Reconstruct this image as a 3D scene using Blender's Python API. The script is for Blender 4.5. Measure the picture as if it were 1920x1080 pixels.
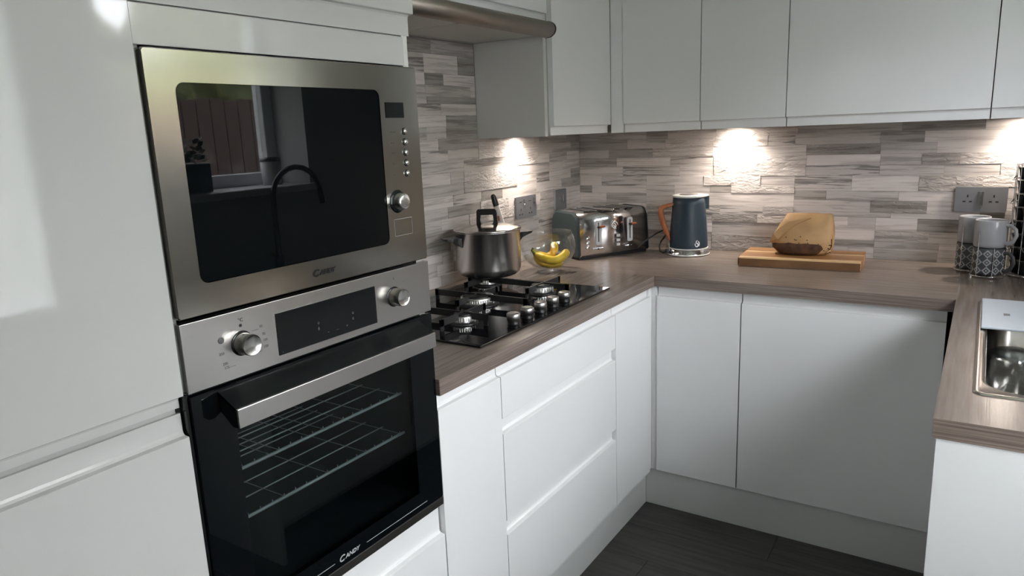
import bpy, bmesh, math, random
from mathutils import Vector, Matrix, noise
PI = math.pi
S = bpy.context.scene
for o in list(bpy.data.objects): bpy.data.objects.remove(o)
COL = S.collection
rnd = random.Random(7)

# ------------------------------------------------------------------ camera
yaw, pitch, roll, FPX = 0.5842, -0.2126, -0.0402, 1346.83
CAM = Vector((1.5741, -2.9875, 1.4231))
fw = Vector((-math.sin(yaw)*math.cos(pitch), math.cos(yaw)*math.cos(pitch), math.sin(pitch)))
rt0 = Vector((math.cos(yaw), math.sin(yaw), 0)); up0 = rt0.cross(fw)
rt = math.cos(roll)*rt0 + math.sin(roll)*up0; up = -math.sin(roll)*rt0 + math.cos(roll)*up0
cd = bpy.data.cameras.new('camera'); cam = bpy.data.objects.new('camera', cd); COL.objects.link(cam)
cd.sensor_width = 36; cd.lens = FPX/1920*36; cd.clip_start = 0.02
cam.matrix_world = Matrix(((rt.x, up.x, -fw.x, CAM.x), (rt.y, up.y, -fw.y, CAM.y), (rt.z, up.z, -fw.z, CAM.z), (0, 0, 0, 1)))
S.camera = cam

# ------------------------------------------------------------------ world: bright overcast sky over greenery
SKY_STRENGTH = 1.0
W = bpy.data.worlds.new('sky'); S.world = W; W.use_nodes = True
nt = W.node_tree; nt.nodes.clear()
wo = nt.nodes.new('ShaderNodeOutputWorld'); bg = nt.nodes.new('ShaderNodeBackground'); bg.inputs[1].default_value = SKY_STRENGTH
tc = nt.nodes.new('ShaderNodeTexCoord'); sx = nt.nodes.new('ShaderNodeSeparateXYZ'); rp = nt.nodes.new('ShaderNodeValToRGB')
nt.links.new(tc.outputs['Generated'], sx.inputs[0]); nt.links.new(sx.outputs['Z'], rp.inputs[0])
nt.links.new(rp.outputs[0], bg.inputs[0]); nt.links.new(bg.outputs[0], wo.inputs[0])
cr = rp.color_ramp; cr.elements[0].position = 0.0; cr.elements[0].color = (.10, .12, .08, 1)
cr.elements[1].position = 0.02; cr.elements[1].color = (.85, .835, .90, 1)
e = cr.elements.new(1.0); e.color = (1.30, 1.29, 1.40, 1)

# ------------------------------------------------------------------ exposure and daylight portals
S.view_settings.view_transform = 'Standard'; S.view_settings.look = 'None'
S.view_settings.gamma = 1.0; S.view_settings.use_curve_mapping = False
S.view_settings.exposure = 4.77
S.cycles.max_bounces = 10; S.cycles.diffuse_bounces = 5; S.cycles.glossy_bounces = 5
S.cycles.transmission_bounces = 8; S.cycles.transparent_max_bounces = 12
S.cycles.caustics_refractive = False; S.cycles.caustics_reflective = False
S.cycles.sample_clamp_indirect = 6.0; S.cycles.use_denoising = True

def area(name, loc, rot, sxz, portal=False, energy=10, color=(1, 1, 1)):
    l = bpy.data.lights.new(name, 'AREA'); l.shape = 'RECTANGLE'; l.size, l.size_y = sxz
    l.energy = energy; l.color = color
    o = bpy.data.objects.new(name, l); COL.objects.link(o); o.location = loc; o.rotation_euler = rot
    o['kind'] = 'helper'
    if portal: l.cycles.is_portal = True
    return o
WX = 2.13                                   # right wall plane
WY0, WY1, WZ0, WZ1 = -1.64, -.79, 1.24, 2.02   # kitchen window opening
DY0, DY1 = -2.76, -1.80                     # back door opening
RX0, RX1, RZ0, RZ1 = 0.15, .50, 1.5, 2.0     # unseen window added behind the camera to light the back cabinets
RY = -4.6
area('daylight_portal', (WX+.27, (WY0+WY1)/2, (WZ0+WZ1)/2), (0, PI/2, 0), (WZ1-WZ0, WY1-WY0), True)
area('daylight_portal', (WX+.17, (DY0+DY1)/2, 1.45), (0, PI/2, 0), (1.1, DY1-DY0), True)
area('daylight_portal', ((RX0+RX1)/2, RY-.27, (RZ0+RZ1)/2), (PI/2, 0, 0), (RX1-RX0, RZ1-RZ0), True)  # daylight through the added rear window
def spot(x, y, z, tx, ty, tz, e=.42):
    l = bpy.data.lights.new('under_cabinet_spot', 'SPOT'); l.energy = e; l.color = (1.0, .90, .78)
    l.spot_size = 2.3; l.spot_blend = .75; l.shadow_soft_size = .02
    o = bpy.data.objects.new('under_cabinet_spot', l); COL.objects.link(o); o.location = (x, y, z); o['kind'] = 'helper'
    o.rotation_euler = Vector((tx-x, ty-y, tz-z)).to_track_quat('-Z', 'Y').to_euler()
SPOTS = [(.055, -.555), (.726, -.055), (1.69, -.055)]
for k_, (x_, y_) in enumerate(SPOTS):
    if k_ == 0: spot(x_, y_, 1.403, .03, y_, 1.2)
    else: spot(x_, y_, 1.403, x_, -.03, 1.2)

# ------------------------------------------------------------------ materials
def mat(name, col=(.8, .8, .8), rough=.5, metal=0., spec=.5, coat=0., alpha=1., trans=0., ior=1.45, emit=None, aniso=0.):
    m = bpy.data.materials.new(name); m.use_nodes = True
    b = m.node_tree.nodes['Principled BSDF']
    b.inputs['Base Color'].default_value = (*col, 1); b.inputs['Roughness'].default_value = rough
    b.inputs['Metallic'].default_value = metal; b.inputs['Specular IOR Level'].default_value = spec
    b.inputs['Coat Weight'].default_value = coat; b.inputs['Alpha'].default_value = alpha
    b.inputs['Transmission Weight'].default_value = trans; b.inputs['IOR'].default_value = ior
    b.inputs['Anisotropic'].default_value = aniso
    if emit: b.inputs['Emission Color'].default_value = (*emit[0], 1); b.inputs['Emission Strength'].default_value = emit[1]
    return m
def nodes(m): return m.node_tree, m.node_tree.nodes['Principled BSDF']
def coords(m, scale=(1, 1, 1), rand=0.):
    t, b = nodes(m); c = t.nodes.new('ShaderNodeTexCoord'); mp = t.nodes.new('ShaderNodeMapping'); mp.inputs['Scale'].default_value = scale
    t.links.new(c.outputs['Object'], mp.inputs[0])
    if rand:
        oi = t.nodes.new('ShaderNodeObjectInfo'); ml = t.nodes.new('ShaderNodeMath'); ml.operation = 'MULTIPLY'; ml.inputs[1].default_value = rand
        t.links.new(oi.outputs['Random'], ml.inputs[0]); t.links.new(ml.outputs[0], mp.inputs['Location'])
    return mp
def noise_n(m, mp, scale, detail=3, rough=.5, dist=0.):
    t, b = nodes(m); n = t.nodes.new('ShaderNodeTexNoise'); n.inputs['Scale'].default_value = scale; n.inputs['Detail'].default_value = detail
    n.inputs['Roughness'].default_value = rough; n.inputs['Distortion'].default_value = dist
    t.links.new(mp.outputs[0], n.inputs['Vector']); return n
def ramp(m, src, stops):
    t, b = nodes(m); r = t.nodes.new('ShaderNodeValToRGB'); el = r.color_ramp.elements
    el[0].position = stops[0][0]; el[0].color = (*stops[0][1], 1); el[1].position = stops[-1][0]; el[1].color = (*stops[-1][1], 1)
    for p, c in stops[1:-1]: k = el.new(p); k.color = (*c, 1)
    t.links.new(src, r.inputs[0]); return r
def bump(m, src, strength, dist=.001):
    t, b = nodes(m); k = t.nodes.new('ShaderNodeBump'); k.inputs['Strength'].default_value = strength; k.inputs['Distance'].default_value = dist
    t.links.new(src, k.inputs['Height'])
    if b.inputs['Normal'].is_linked: t.links.new(b.inputs['Normal'].links[0].from_socket, k.inputs['Normal'])
    t.links.new(k.outputs[0], b.inputs['Normal'])
def to_col(m, sock): t, b = nodes(m); t.links.new(sock, b.inputs['Base Color'])

M = {}
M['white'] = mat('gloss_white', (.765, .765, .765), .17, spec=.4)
M['white_tall_shaded'] = mat('gloss_white_mirror_shaded', (.54, .533, .52), .05, spec=.5)  # same gloss white, darkened: dimmer light on the tall fronts is in the colour
mp_ = None
mp = coords(M['white'], (1, 1, 1)); bump(M['white'], noise_n(M['white'], mp, 14, 2).outputs[0], .12, .001)
mp = coords(M['white_tall_shaded'], (1, 1, 1)); bump(M['white_tall_shaded'], noise_n(M['white_tall_shaded'], mp, 9, 2).outputs[0], .10, .001)
M['door_edge'] = mat('door_edge_white', (.70, .70, .69), .35)
M['carcass'] = mat('carcass_grey', (.40, .40, .385), .4)
M['endpanel'] = mat('end_panel_grey_white', (.64, .625, .60), .35)
M['plinth'] = mat('plinth_white', (.62, .63, .615), .35)
M['paint'] = mat('wall_paint', (.50, .49, .475), .7)
M['ceiling'] = mat('ceiling_paint', (.78, .78, .76), .8)
M['upvc'] = mat('upvc_white', (.82, .83, .85), .25)
M['grout'] = mat('grout', (.42, .40, .38), .8)
M['dark'] = mat('dark_void', (.01, .01, .01), .6)

def steel(name, col, rough, sc, b=.04):
    m = mat(name, col, rough, 1.0); q = coords(m, sc); n = noise_n(m, q, 40, 3)
    t, bb = nodes(m)
    if b > .045: bump(m, n.outputs[0], b, .0002)
    mr = t.nodes.new('ShaderNodeMapRange'); mr.inputs['To Min'].default_value = rough*.93; mr.inputs['To Max'].default_value = rough*1.08
    t.links.new(n.outputs[0], mr.inputs[0]); t.links.new(mr.outputs[0], bb.inputs['Roughness']); return m
M['steel'] = steel('brushed_steel', (.44, .425, .39), .17, (6, .25, 30))
M['steel_light'] = steel('brushed_steel_light', (.66, .635, .625), .26, (6, .25, 30))
M['steel_dark'] = mat('steel_trim_dark', (.22, .21, .20), .35, 1.0)
M['hood_steel'] = steel('hood_steel', (.36, .315, .28), .46, (8, .3, 8))
M['chrome'] = mat('chrome', (.72, .72, .74), .08, 1.0)
M['burner_steel'] = mat('burner_aluminium', (.80, .78, .76), .3, 1.0)
M['hob_knob'] = mat('hob_knob_steel', (.50, .49, .48), .38, 1.0)
M['toaster_steel'] = mat('polished_toaster_steel', (.72, .71, .72), .15, 1.0)
M['knob_steel'] = mat('knob_steel', (.70, .70, .69), .22, 1.0, aniso=.7)
M['pot_steel'] = mat('pot_steel', (.74, .70, .68), .27, 1.0)
M['sink_steel'] = steel('sink_steel', (.62, .58, .54), .24, (2, 2, 2), .05)
M['black_glass'] = mat('black_glass', (.003, .004, .005), .015, spec=.36)
M['hob_glass'] = mat('hob_glass', (.004, .004, .006), .02, spec=.6)
M['black_enamel'] = mat('black_cast_iron', (.018, .018, .019), .42)
M['black_plastic'] = mat('black_plastic', (.012, .012, .013), .3)
M['black_satin'] = mat('black_satin', (.006, .007, .008), .18)
M['ink'] = mat('ink_black', (.01, .01, .01), .4)
M['ink_grey'] = mat('ink_grey', (.12, .12, .12), .5)
M['ink_white'] = mat('ink_pale', (.45, .46, .47), .4)
M['logo_white'] = mat('logo_white', (.85, .87, .90), .3)
M['dim_glyph'] = mat('unlit_display_glyph', (.09, .11, .11), .4)
M['cavity'] = mat('oven_cavity_enamel', (.045, .06, .066), .4)
M['rack'] = mat('rack_chrome', (.95, .95, .93), .45, .3)
M['teal'] = mat('teal_grey_paint', (.028, .040, .043), .33)
M['kettle'] = mat('kettle_slate_blue', (.023, .040, .058), .42)
M['kettle_rim'] = mat('kettle_rim_white', (.72, .72, .70), .3)
M['orange_wood'] = mat('orange_brown_wood', (.34, .105, .035), .45)
mp = coords(M['orange_wood'], (12, 12, 2)); to_col(M['orange_wood'], ramp(M['orange_wood'], noise_n(M['orange_wood'], mp, 6, 4).outputs[0], [(.3, (.26, .08, .03)), (.7, (.42, .14, .055))]).outputs[0])
M['copper'] = mat('copper_brown', (.42, .12, .05), .35, .3)
M['socket'] = mat('socket_grey', (.20, .20, .215), .38, .3)
M['socket_dark'] = mat('socket_hole', (.01, .01, .01), .5)
M['ceramic'] = mat('mug_ceramic', (.48, .48, .50), .2)
M['mug_grey'] = mat('mug_pale_grey', (.34, .34, .36), .22)
M['ceramic_dark'] = mat('mug_dark_glaze', (.07, .072, .08), .25)
M['banana_tip'] = mat('banana_tip', (.05, .035, .015), .7)
M['paper'] = mat('brown_paper', (.45, .27, .12), .7)
mp = coords(M['paper'], (1, 1, 1)); n_ = noise_n(M['paper'], mp, 30, 4); bump(M['paper'], n_.outputs[0], .5, .003)
to_col(M['paper'], ramp(M['paper'], noise_n(M['paper'], mp, 9, 3).outputs[0], [(.3, (.36, .21, .09)), (.7, (.50, .315, .155))]).outputs[0])
M['crust'] = mat('loaf_crust', (.13, .055, .02), .75)
mp = coords(M['crust'], (1, 1, 1)); to_col(M['crust'], ramp(M['crust'], noise_n(M['crust'], mp, 40, 4).outputs[0], [(.3, (.04, .016, .008)), (.75, (.12, .052, .022))]).outputs[0])
M['seed'] = mat('seed', (.04, .015, .008), .6)
M['lighter_white'] = mat('lighter_cream', (.62, .58, .54), .35)
M['red_brown'] = mat('trigger_red_brown', (.22, .07, .05), .45)
M['tray'] = mat('pale_blue_tray', (.56, .61, .67), .25)
M['cable'] = mat('black_cable', (.008, .008, .008), .45)
M['bark'] = mat('bark', (.10, .07, .05), .9)
M['tap_black'] = mat('tap_black', (.012, .013, .015), .25)
M['light_lens'] = mat('lamp_lens', (1, 1, 1), .5, emit=((1, .9, .78), 6))
M['leaf_y'] = mat('leaf_yellow_green', (.28, .31, .05), .7)
mp = coords(M['leaf_y']); to_col(M['leaf_y'], ramp(M['leaf_y'], noise_n(M['leaf_y'], mp, 3, 5).outputs[0], [(.35, (.03, .045, .012)), (.62, (.12, .122, .036))]).outputs[0])
M['leaf_d'] = mat('leaf_dark_green', (.03, .06, .02), .6)
M['fence'] = mat('fence_brown', (.055, .032, .026), .8)
M['grass'] = mat('lawn', (.08, .13, .035), .9)
M['planter'] = mat('planter_slate', (.07, .085, .10), .5)

b_ = M['banana'] = mat('banana_yellow', (.80, .50, .02), .42)
mp = coords(b_, (1, 1, 1)); to_col(b_, ramp(b_, noise_n(b_, mp, 25, 3).outputs[0], [(.3, (.62, .36, .015)), (.6, (.86, .58, .03))]).outputs[0])
b_ = M['banana_green'] = mat('banana_green_neck', (.30, .30, .04), .45)

def clear_glass(name, tint=(1, 1, 1), refl=.9, rough=.0):
    m = bpy.data.materials.new(name); m.use_nodes = True; t = m.node_tree; t.nodes.clear()
    o = t.nodes.new('ShaderNodeOutputMaterial'); mx = t.nodes.new('ShaderNodeMixShader'); tr = t.nodes.new('ShaderNodeBsdfTransparent')
    gl = t.nodes.new('ShaderNodeBsdfGlossy'); lw = t.nodes.new('ShaderNodeLayerWeight'); pw_ = t.nodes.new('ShaderNodeMath'); pw_.operation = 'POWER'; pw_.inputs[1].default_value = 4
    lw.inputs[0].default_value = .5; fr = t.nodes.new('ShaderNodeMapRange'); fr.inputs['To Min'].default_value = .05; fr.inputs['To Max'].default_value = .95
    t.links.new(lw.outputs['Facing'], pw_.inputs[0]); t.links.new(pw_.outputs[0], fr.inputs[0])
    tr.inputs[0].default_value = (*tint, 1); gl.inputs['Roughness'].default_value = rough; gl.inputs['Color'].default_value = (refl, refl, refl, 1)
    t.links.new(fr.outputs[0], mx.inputs[0]); t.links.new(tr.outputs[0], mx.inputs[1]); t.links.new(gl.outputs[0], mx.inputs[2]); t.links.new(mx.outputs[0], o.inputs[0])
    return m
M['pane'] = clear_glass('window_glass', (.95, .97, .96))
M['bowl_glass'] = clear_glass('bowl_glass', (.955, .965, .965))
M['jar_glass'] = clear_glass('jar_glass', (.80, .82, .82), 1.0)
for n__ in M['jar_glass'].node_tree.nodes:
    if n__.type == 'MAP_RANGE': n__.inputs['To Min'].default_value = .16
M['oven_glass'] = clear_glass('oven_window_glass', (.55, .59, .60))
for n__ in M['oven_glass'].node_tree.nodes:
    if n__.type == 'MAP_RANGE': n__.inputs['To Min'].default_value = .025
m = M['frosted'] = bpy.data.materials.new('frosted_rippled_glass'); m.use_nodes = True; t = m.node_tree; t.nodes.clear()
o_ = t.nodes.new('ShaderNodeOutputMaterial'); mx = t.nodes.new('ShaderNodeMixShader'); tr = t.nodes.new('ShaderNodeBsdfTransparent'); tl = t.nodes.new('ShaderNodeBsdfTranslucent')
n_ = t.nodes.new('ShaderNodeTexNoise'); c_ = t.nodes.new('ShaderNodeTexCoord'); mpp = t.nodes.new('ShaderNodeMapping'); mpp.inputs['Scale'].default_value = (1, 60, 14); rr = t.nodes.new('ShaderNodeValToRGB')
rr.color_ramp.elements[0].position = .35; rr.color_ramp.elements[0].color = (.25, .25, .25, 1); rr.color_ramp.elements[1].position = .65; rr.color_ramp.elements[1].color = (.65, .65, .65, 1)
n_.inputs['Scale'].default_value = 1.5; n_.inputs['Detail'].default_value = 3
t.links.new(c_.outputs['Object'], mpp.inputs[0]); t.links.new(mpp.outputs[0], n_.inputs['Vector']); t.links.new(n_.outputs[0], rr.inputs[0]); t.links.new(rr.outputs[0], mx.inputs[0])
tl.inputs[0].default_value = (.85, .87, .86, 1); tr.inputs[0].default_value = (.80, .82, .81, 1)
t.links.new(tr.outputs[0], mx.inputs[1]); t.links.new(tl.outputs[0], mx.inputs[2]); t.links.new(mx.outputs[0], o_.inputs[0])

def worktop_mat(name, alongx, c0, c1, c2, rough=.24, fine=1., zs=26):
    m = mat(name, c1, rough, spec=.45)
    sc = (1.2, 26, zs) if alongx else (26, 1.2, zs)
    if zs > 30: sc = (.7, 20, zs) if alongx else (20, .7, zs)
    q = coords(m, sc); n1 = noise_n(m, q, 3.0*fine, 6, .6)
    to_col(m, ramp(m, n1.outputs[0], [(.30, c0), (.5, c1), (.72, c2)]).outputs[0])
    sc2 = (3, 120, 120) if alongx else (120, 3, 120)
    q2 = coords(m, sc2); n2 = noise_n(m, q2, 2.2, 3); bump(m, n2.outputs[0], .25, .0006); return m
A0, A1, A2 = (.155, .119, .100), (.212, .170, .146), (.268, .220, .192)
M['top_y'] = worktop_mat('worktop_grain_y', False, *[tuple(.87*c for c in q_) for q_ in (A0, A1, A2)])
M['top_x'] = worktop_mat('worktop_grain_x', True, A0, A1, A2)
E0, E1, E2 = (.085, .060, .050), (.185, .143, .122), (.30, .248, .217)
M['edge_y'] = worktop_mat('worktop_edge_y', False, E0, E1, E2, .4, 1.6, 75)
M['edge_x'] = worktop_mat('worktop_edge_x', True, E0, E1, E2, .4, 1.6, 75)
M['plank'] = mat('dark_laminate', (.03, .028, .027), .45)
q = coords(M['plank'], (2, 30, 1), 40.); to_col(M['plank'], ramp(M['plank'], noise_n(M['plank'], q, 2.2, 5).outputs[0], [(.3, (.036, .034, .033)), (.7, (.080, .074, .072))]).outputs[0])

def tile_mat(name, c0, c1, c2, rough_face):
    m = mat(name, c1, .42 if not rough_face else .38, spec=.4)
    q = coords(m, (3.2, 1, 62), 60.); n = noise_n(m, q, 1.3, 6, .62, .5)
    r = ramp(m, n.outputs[0], [(.33, tuple(.82*v_ for v_ in c0)), (.43, c0), (.50, c1), (.58, c1), (.70, c2)])
    # slight value shift per strip
    t, b = nodes(m); oi = t.nodes.new('ShaderNodeObjectInfo'); mr = t.nodes.new('ShaderNodeMapRange'); mr.inputs['To Min'].default_value = .92; mr.inputs['To Max'].default_value = 1.08
    hs = t.nodes.new('ShaderNodeHueSaturation'); t.links.new(oi.outputs['Random'], mr.inputs[0]); t.links.new(mr.outputs[0], hs.inputs['Value'])
    t.links.new(r.outputs[0], hs.inputs['Color']); to_col(m, hs.outputs[0])
    if rough_face:
        q2 = coords(m, (26, 1, 70), 31.); n2 = noise_n(m, q2, 1.0, 6, .62, 1.2); bump(m, n2.outputs[0], 1.0, .013)
    else:
        q2 = coords(m, (8, 1, 90), 31.); n2 = noise_n(m, q2, 1.2, 4, .5); bump(m, n2.outputs[0], .35, .0012)
    return m
P0, P1, P2 = (0.504, 0.450, 0.430), (0.624, 0.566, 0.542), (0.696, 0.638, 0.614)
G0, G1, G2 = (0.372, 0.335, 0.318), (0.504, 0.460, 0.439), (0.588, 0.540, 0.518)
D0, D1, D2 = (0.240, 0.224, 0.206), (0.342, 0.324, 0.300), (0.480, 0.450, 0.422)
K0, K1, K2 = (0.228, 0.206, 0.196), (0.528, 0.480, 0.460), (0.612, 0.564, 0.540)
D0, D1, D2 = [(c[0]*1.03, c[1]*.99, c[2]) for c in (D0, D1, D2)]
M['tile_p'] = tile_mat('tile_pale', P0, P1, P2, False); M['tile_pr'] = tile_mat('tile_pale_rough', P0, P1, P2, True)
M['tile_g'] = tile_mat('tile_grey', G0, G1, G2, False); M['tile_gr'] = tile_mat('tile_grey_rough', G0, G1, G2, True)
M['tile_d'] = tile_mat('tile_dark', D0, D1, D2, False); M['tile_dr'] = tile_mat('tile_dark_rough', D0, D1, D2, True)
M['tile_s'] = tile_mat('tile_streaked', K0, K1, K2, False)
bd = M['board'] = mat('acacia_board', (.45, .24, .10), .4)
q = coords(bd, (1.0, 26, 4)); to_col(bd, ramp(bd, noise_n(bd, q, 2.0, 4).outputs[0], [(.3, (.20, .08, .028)), (.5, (.34, .165, .062)), (.7, (.46, .26, .11))]).outputs[0])
bd = M['board_edge'] = mat('acacia_board_edge', (.12, .06, .03), .45)
q = coords(bd, (5, 5, 8)); to_col(bd, ramp(bd, noise_n(bd, q, 2.0, 4).outputs[0], [(.3, (.105, .048, .020)), (.7, (.19, .098, .045))]).outputs[0])
bd = M['board_pale'] = mat('board_pale_stripe', (.62, .42, .22), .4)

# ------------------------------------------------------------------ mesh helpers
class MB:
    def __init__(s): s.v = []; s.f = []; s.sm = []
    def add(s, vs, fs, smooth=False):
        k = len(s.v); s.v += [tuple(v) for v in vs]; s.f += [tuple(i+k for i in f) for f in fs]; s.sm += [smooth]*len(fs); return s
    def box(s, a, b, bev=0.):
        bm = bmesh.new(); bmesh.ops.create_cube(bm, size=1)
        for v in bm.verts: v.co = Vector([a[i] if v.co[i] < 0 else b[i] for i in range(3)])
        if bev: bmesh.ops.bevel(bm, geom=bm.edges[:], offset=bev, segments=2, profile=.5, affect='EDGES')
        s.bm(bm, False); return s
    def bm(s, bm, smooth=False, mtx=None):
        bm.verts.index_update()
        vs = [(mtx @ v.co if mtx else v.co.copy()) for v in bm.verts]; fs = [[v.index for v in f.verts] for f in bm.faces]
        s.add(vs, fs, smooth); bm.free(); return s
    def lathe(s, prof, c=(0, 0, 0), n=48, smooth=True, axis='z', close=False):
        k = []; fs = []
        def P(r, h, a):
            x, y = r*math.cos(a), r*math.sin(a)
            if axis == 'z': return (c[0]+x, c[1]+y, c[2]+h)
            if axis == 'x': return (c[0]+h, c[1]+x, c[2]+y)
            return (c[0]+x, c[1]+h, c[2]+y)
        m = len(prof)
        for r, h in prof:
            for i in range(n): k.append(P(r, h, 2*PI*i/n))
        for j in range(m-1 if not close else m):
            j2 = (j+1) % m
            for i in range(n): fs.append((j*n+i, j*n+(i+1) % n, j2*n+(i+1) % n, j2*n+i))
        s.add(k, fs, smooth); return s
    def cyl(s, p0, p1, r, n=16, r1=None, caps=True, smooth=True):
        p0, p1 = Vector(p0), Vector(p1); d = (p1-p0).normalized(); a = d.orthogonal().normalized(); b = d.cross(a); r1 = r if r1 is None else r1
        vs = [p0+r*(math.cos(2*PI*i/n)*a+math.sin(2*PI*i/n)*b) for i in range(n)]+[p1+r1*(math.cos(2*PI*i/n)*a+math.sin(2*PI*i/n)*b) for i in range(n)]
        s.add(vs, [(i, (i+1) % n, n+(i+1) % n, n+i) for i in range(n)], smooth)
        if caps: s.add(vs, [tuple(range(n-1, -1, -1)), tuple(range(n, 2*n))], False)
        return s
    def tube(s, pts, r, n=8, closed=False, radii=None, flat=1.0):
        pts = [Vector(p) for p in pts]; m = len(pts); vs = []; fs = []; prev = None
        for i, p in enumerate(pts):
            a = pts[(i-1) % m] if (closed or i > 0) else p; b = pts[(i+1) % m] if (closed or i < m-1) else p
            d = (b-a).normalized()
            if prev is None: u = d.orthogonal().normalized()
            else: u = (prev-d*prev.dot(d)); u = u.normalized() if u.length > 1e-6 else d.orthogonal().normalized()
            prev = u; w = d.cross(u); R = radii[i] if radii else r
            vs += [p+R*(math.cos(2*PI*k/n)*u+flat*math.sin(2*PI*k/n)*w) for k in range(n)]
        for i in range(m if closed else m-1):
            j = (i+1) % m
            for k in range(n): fs.append((i*n+k, i*n+(k+1) % n, j*n+(k+1) % n, j*n+k))
        s.add(vs, fs, True)
        if not closed: s.add(vs, [tuple(range(n-1, -1, -1)), tuple(range((m-1)*n, m*n))], False)
        return s
    def prism(s, poly, fn, u0, u1):     # poly of (a,b) pairs, fn(u,a,b)->xyz
        n = len(poly); vs = [fn(u0, a, b) for a, b in poly]+[fn(u1, a, b) for a, b in poly]
        s.add(vs, [(i, (i+1) % n, n+(i+1) % n, n+i) for i in range(n)]+[tuple(range(n-1, -1, -1)), tuple(range(n, 2*n))]); return s
    def build(s, name, m, parent=None, world=True, auto=False):
        me = bpy.data.meshes.new(name)
        off = Vector((0, 0, 0))
        if parent is not None and world:
            r = parent
            while r.parent: r = r.parent
            off = r.location.copy()
        me.from_pydata([Vector(v)-off for v in s.v], [], s.f)
        bm = bmesh.new(); bm.from_mesh(me); bmesh.ops.recalc_face_normals(bm, faces=bm.faces[:]); bm.to_mesh(me); bm.free()
        me.polygons.foreach_set('use_smooth', s.sm)
        ms = m if isinstance(m, (list, tuple)) else [m]
        for x in ms: me.materials.append(x)
        o = bpy.data.objects.new(name, me); COL.objects.link(o)
        if parent is not None: o.parent = parent
        return o
def tag(o, label=None, cat=None, group=None, kind=None):
    if label: o['label'] = label
    if cat: o['category'] = cat
    if group: o['group'] = group
    if kind: o['kind'] = kind
    return o
def thing(name, label, cat, loc=(0, 0, 0), rz=0, group=None):
    o = bpy.data.objects.new(name, None); COL.objects.link(o); o.empty_display_size = .05
    o.location = loc; o.rotation_euler = (0, 0, rz); return tag(o, label, cat, group)
def copy_tree(o, parent=None):
    c = o.copy(); COL.objects.link(c); c.parent = parent
    for ch in list(o.children): copy_tree(ch, c)
    return c
def box(name, a, b, m, parent=None, bev=0., world=True): return MB().box(a, b, bev).build(name, m, parent, world)
def struct(o): o['kind'] = 'structure'; return o
def text_mesh(body, size, m, name, parent, fn, shear=.0, big_first=1.0, depth=.0004, world=True, weight=0., spacing=1.0):
    """flat lettering: body laid out along u, v ; fn(u, v, w) -> xyz"""
    mb = MB(); u0 = 0.
    parts = [(body, size)] if big_first == 1.0 else [(body[0], size*big_first), (body[1:], size)]
    for tx, sz in parts:
        cu = bpy.data.curves.new('t', 'FONT'); cu.body = tx; cu.size = sz; cu.shear = shear; cu.extrude = depth; cu.offset = weight; cu.resolution_u = 3; cu.space_character = spacing
        ob = bpy.data.objects.new('t', cu); COL.objects.link(ob)
        me = bpy.data.meshes.new_from_object(ob)
        xs = [v.co.x for v in me.vertices]
        mb.add([fn(u0+v.co.x, v.co.y-(0 if sz == size else size*(big_first-1)*.25), v.co.z) for v in me.vertices], [tuple(p.vertices) for p in me.polygons])
        u0 += max(xs)+sz*.03
        bpy.data.objects.remove(ob); bpy.data.curves.remove(cu); bpy.data.meshes.remove(me)
    return mb.build(name, m, parent, world)

# ------------------------------------------------------------------ room shell
CZ = 2.4
wl = struct(box('wall_left', (-.13, RY, 0), (-.012, .12, CZ), M['grout']))
wb = struct(box('wall_back', (-.13, .012, 0), (WX+.3, .13, CZ), M['grout']))
# right wall with window and door openings
mb = MB()
for y0, y1, z0, z1 in [(RY, DY0, 0, CZ), (DY0, DY1, 2.05, CZ), (DY1, WY0, 0, CZ), (WY0, WY1, 0, WZ0), (WY0, WY1, WZ1, CZ), (WY1, .012, 0, CZ)]:
    mb.box((WX, y0, z0), (WX+.30, y1, z1))
struct(mb.build('wall_right', M['paint']))
mb = MB()
for x0, x1, z0, z1 in [(-.012, RX0, 0, CZ), (RX0, RX1, 0, RZ0), (RX0, RX1, RZ1, CZ), (RX1, WX, 0, CZ)]:
    mb.box((x0, RY-.3, z0), (x1, RY, z1))
struct(mb.build('wall_rear', M['paint']))
struct(box('ceiling', (-.13, RY-.3, CZ), (WX+.3, .13, CZ+.1), M['ceiling']))
fl = struct(box('floor', (-.13, RY-.3, -.12), (WX+.3, .13, -.012), M['dark']))
pw = .192
yy = -4.6; row = 0
while yy < -.4:
    xx = -.01-(row*.43) % 1.2
    while xx < WX:
        x0, x1 = max(xx, -.01), min(xx+1.28, WX)
        if x1-x0 > .02 and not (x1 < .5):
            box('plank', (x0+.0006, yy+.0006, -.012), (x1-.0006, yy+pw-.0006, 0), M['plank'], fl, .0008)
        xx += 1.28
    yy += pw; row += 1

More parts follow.
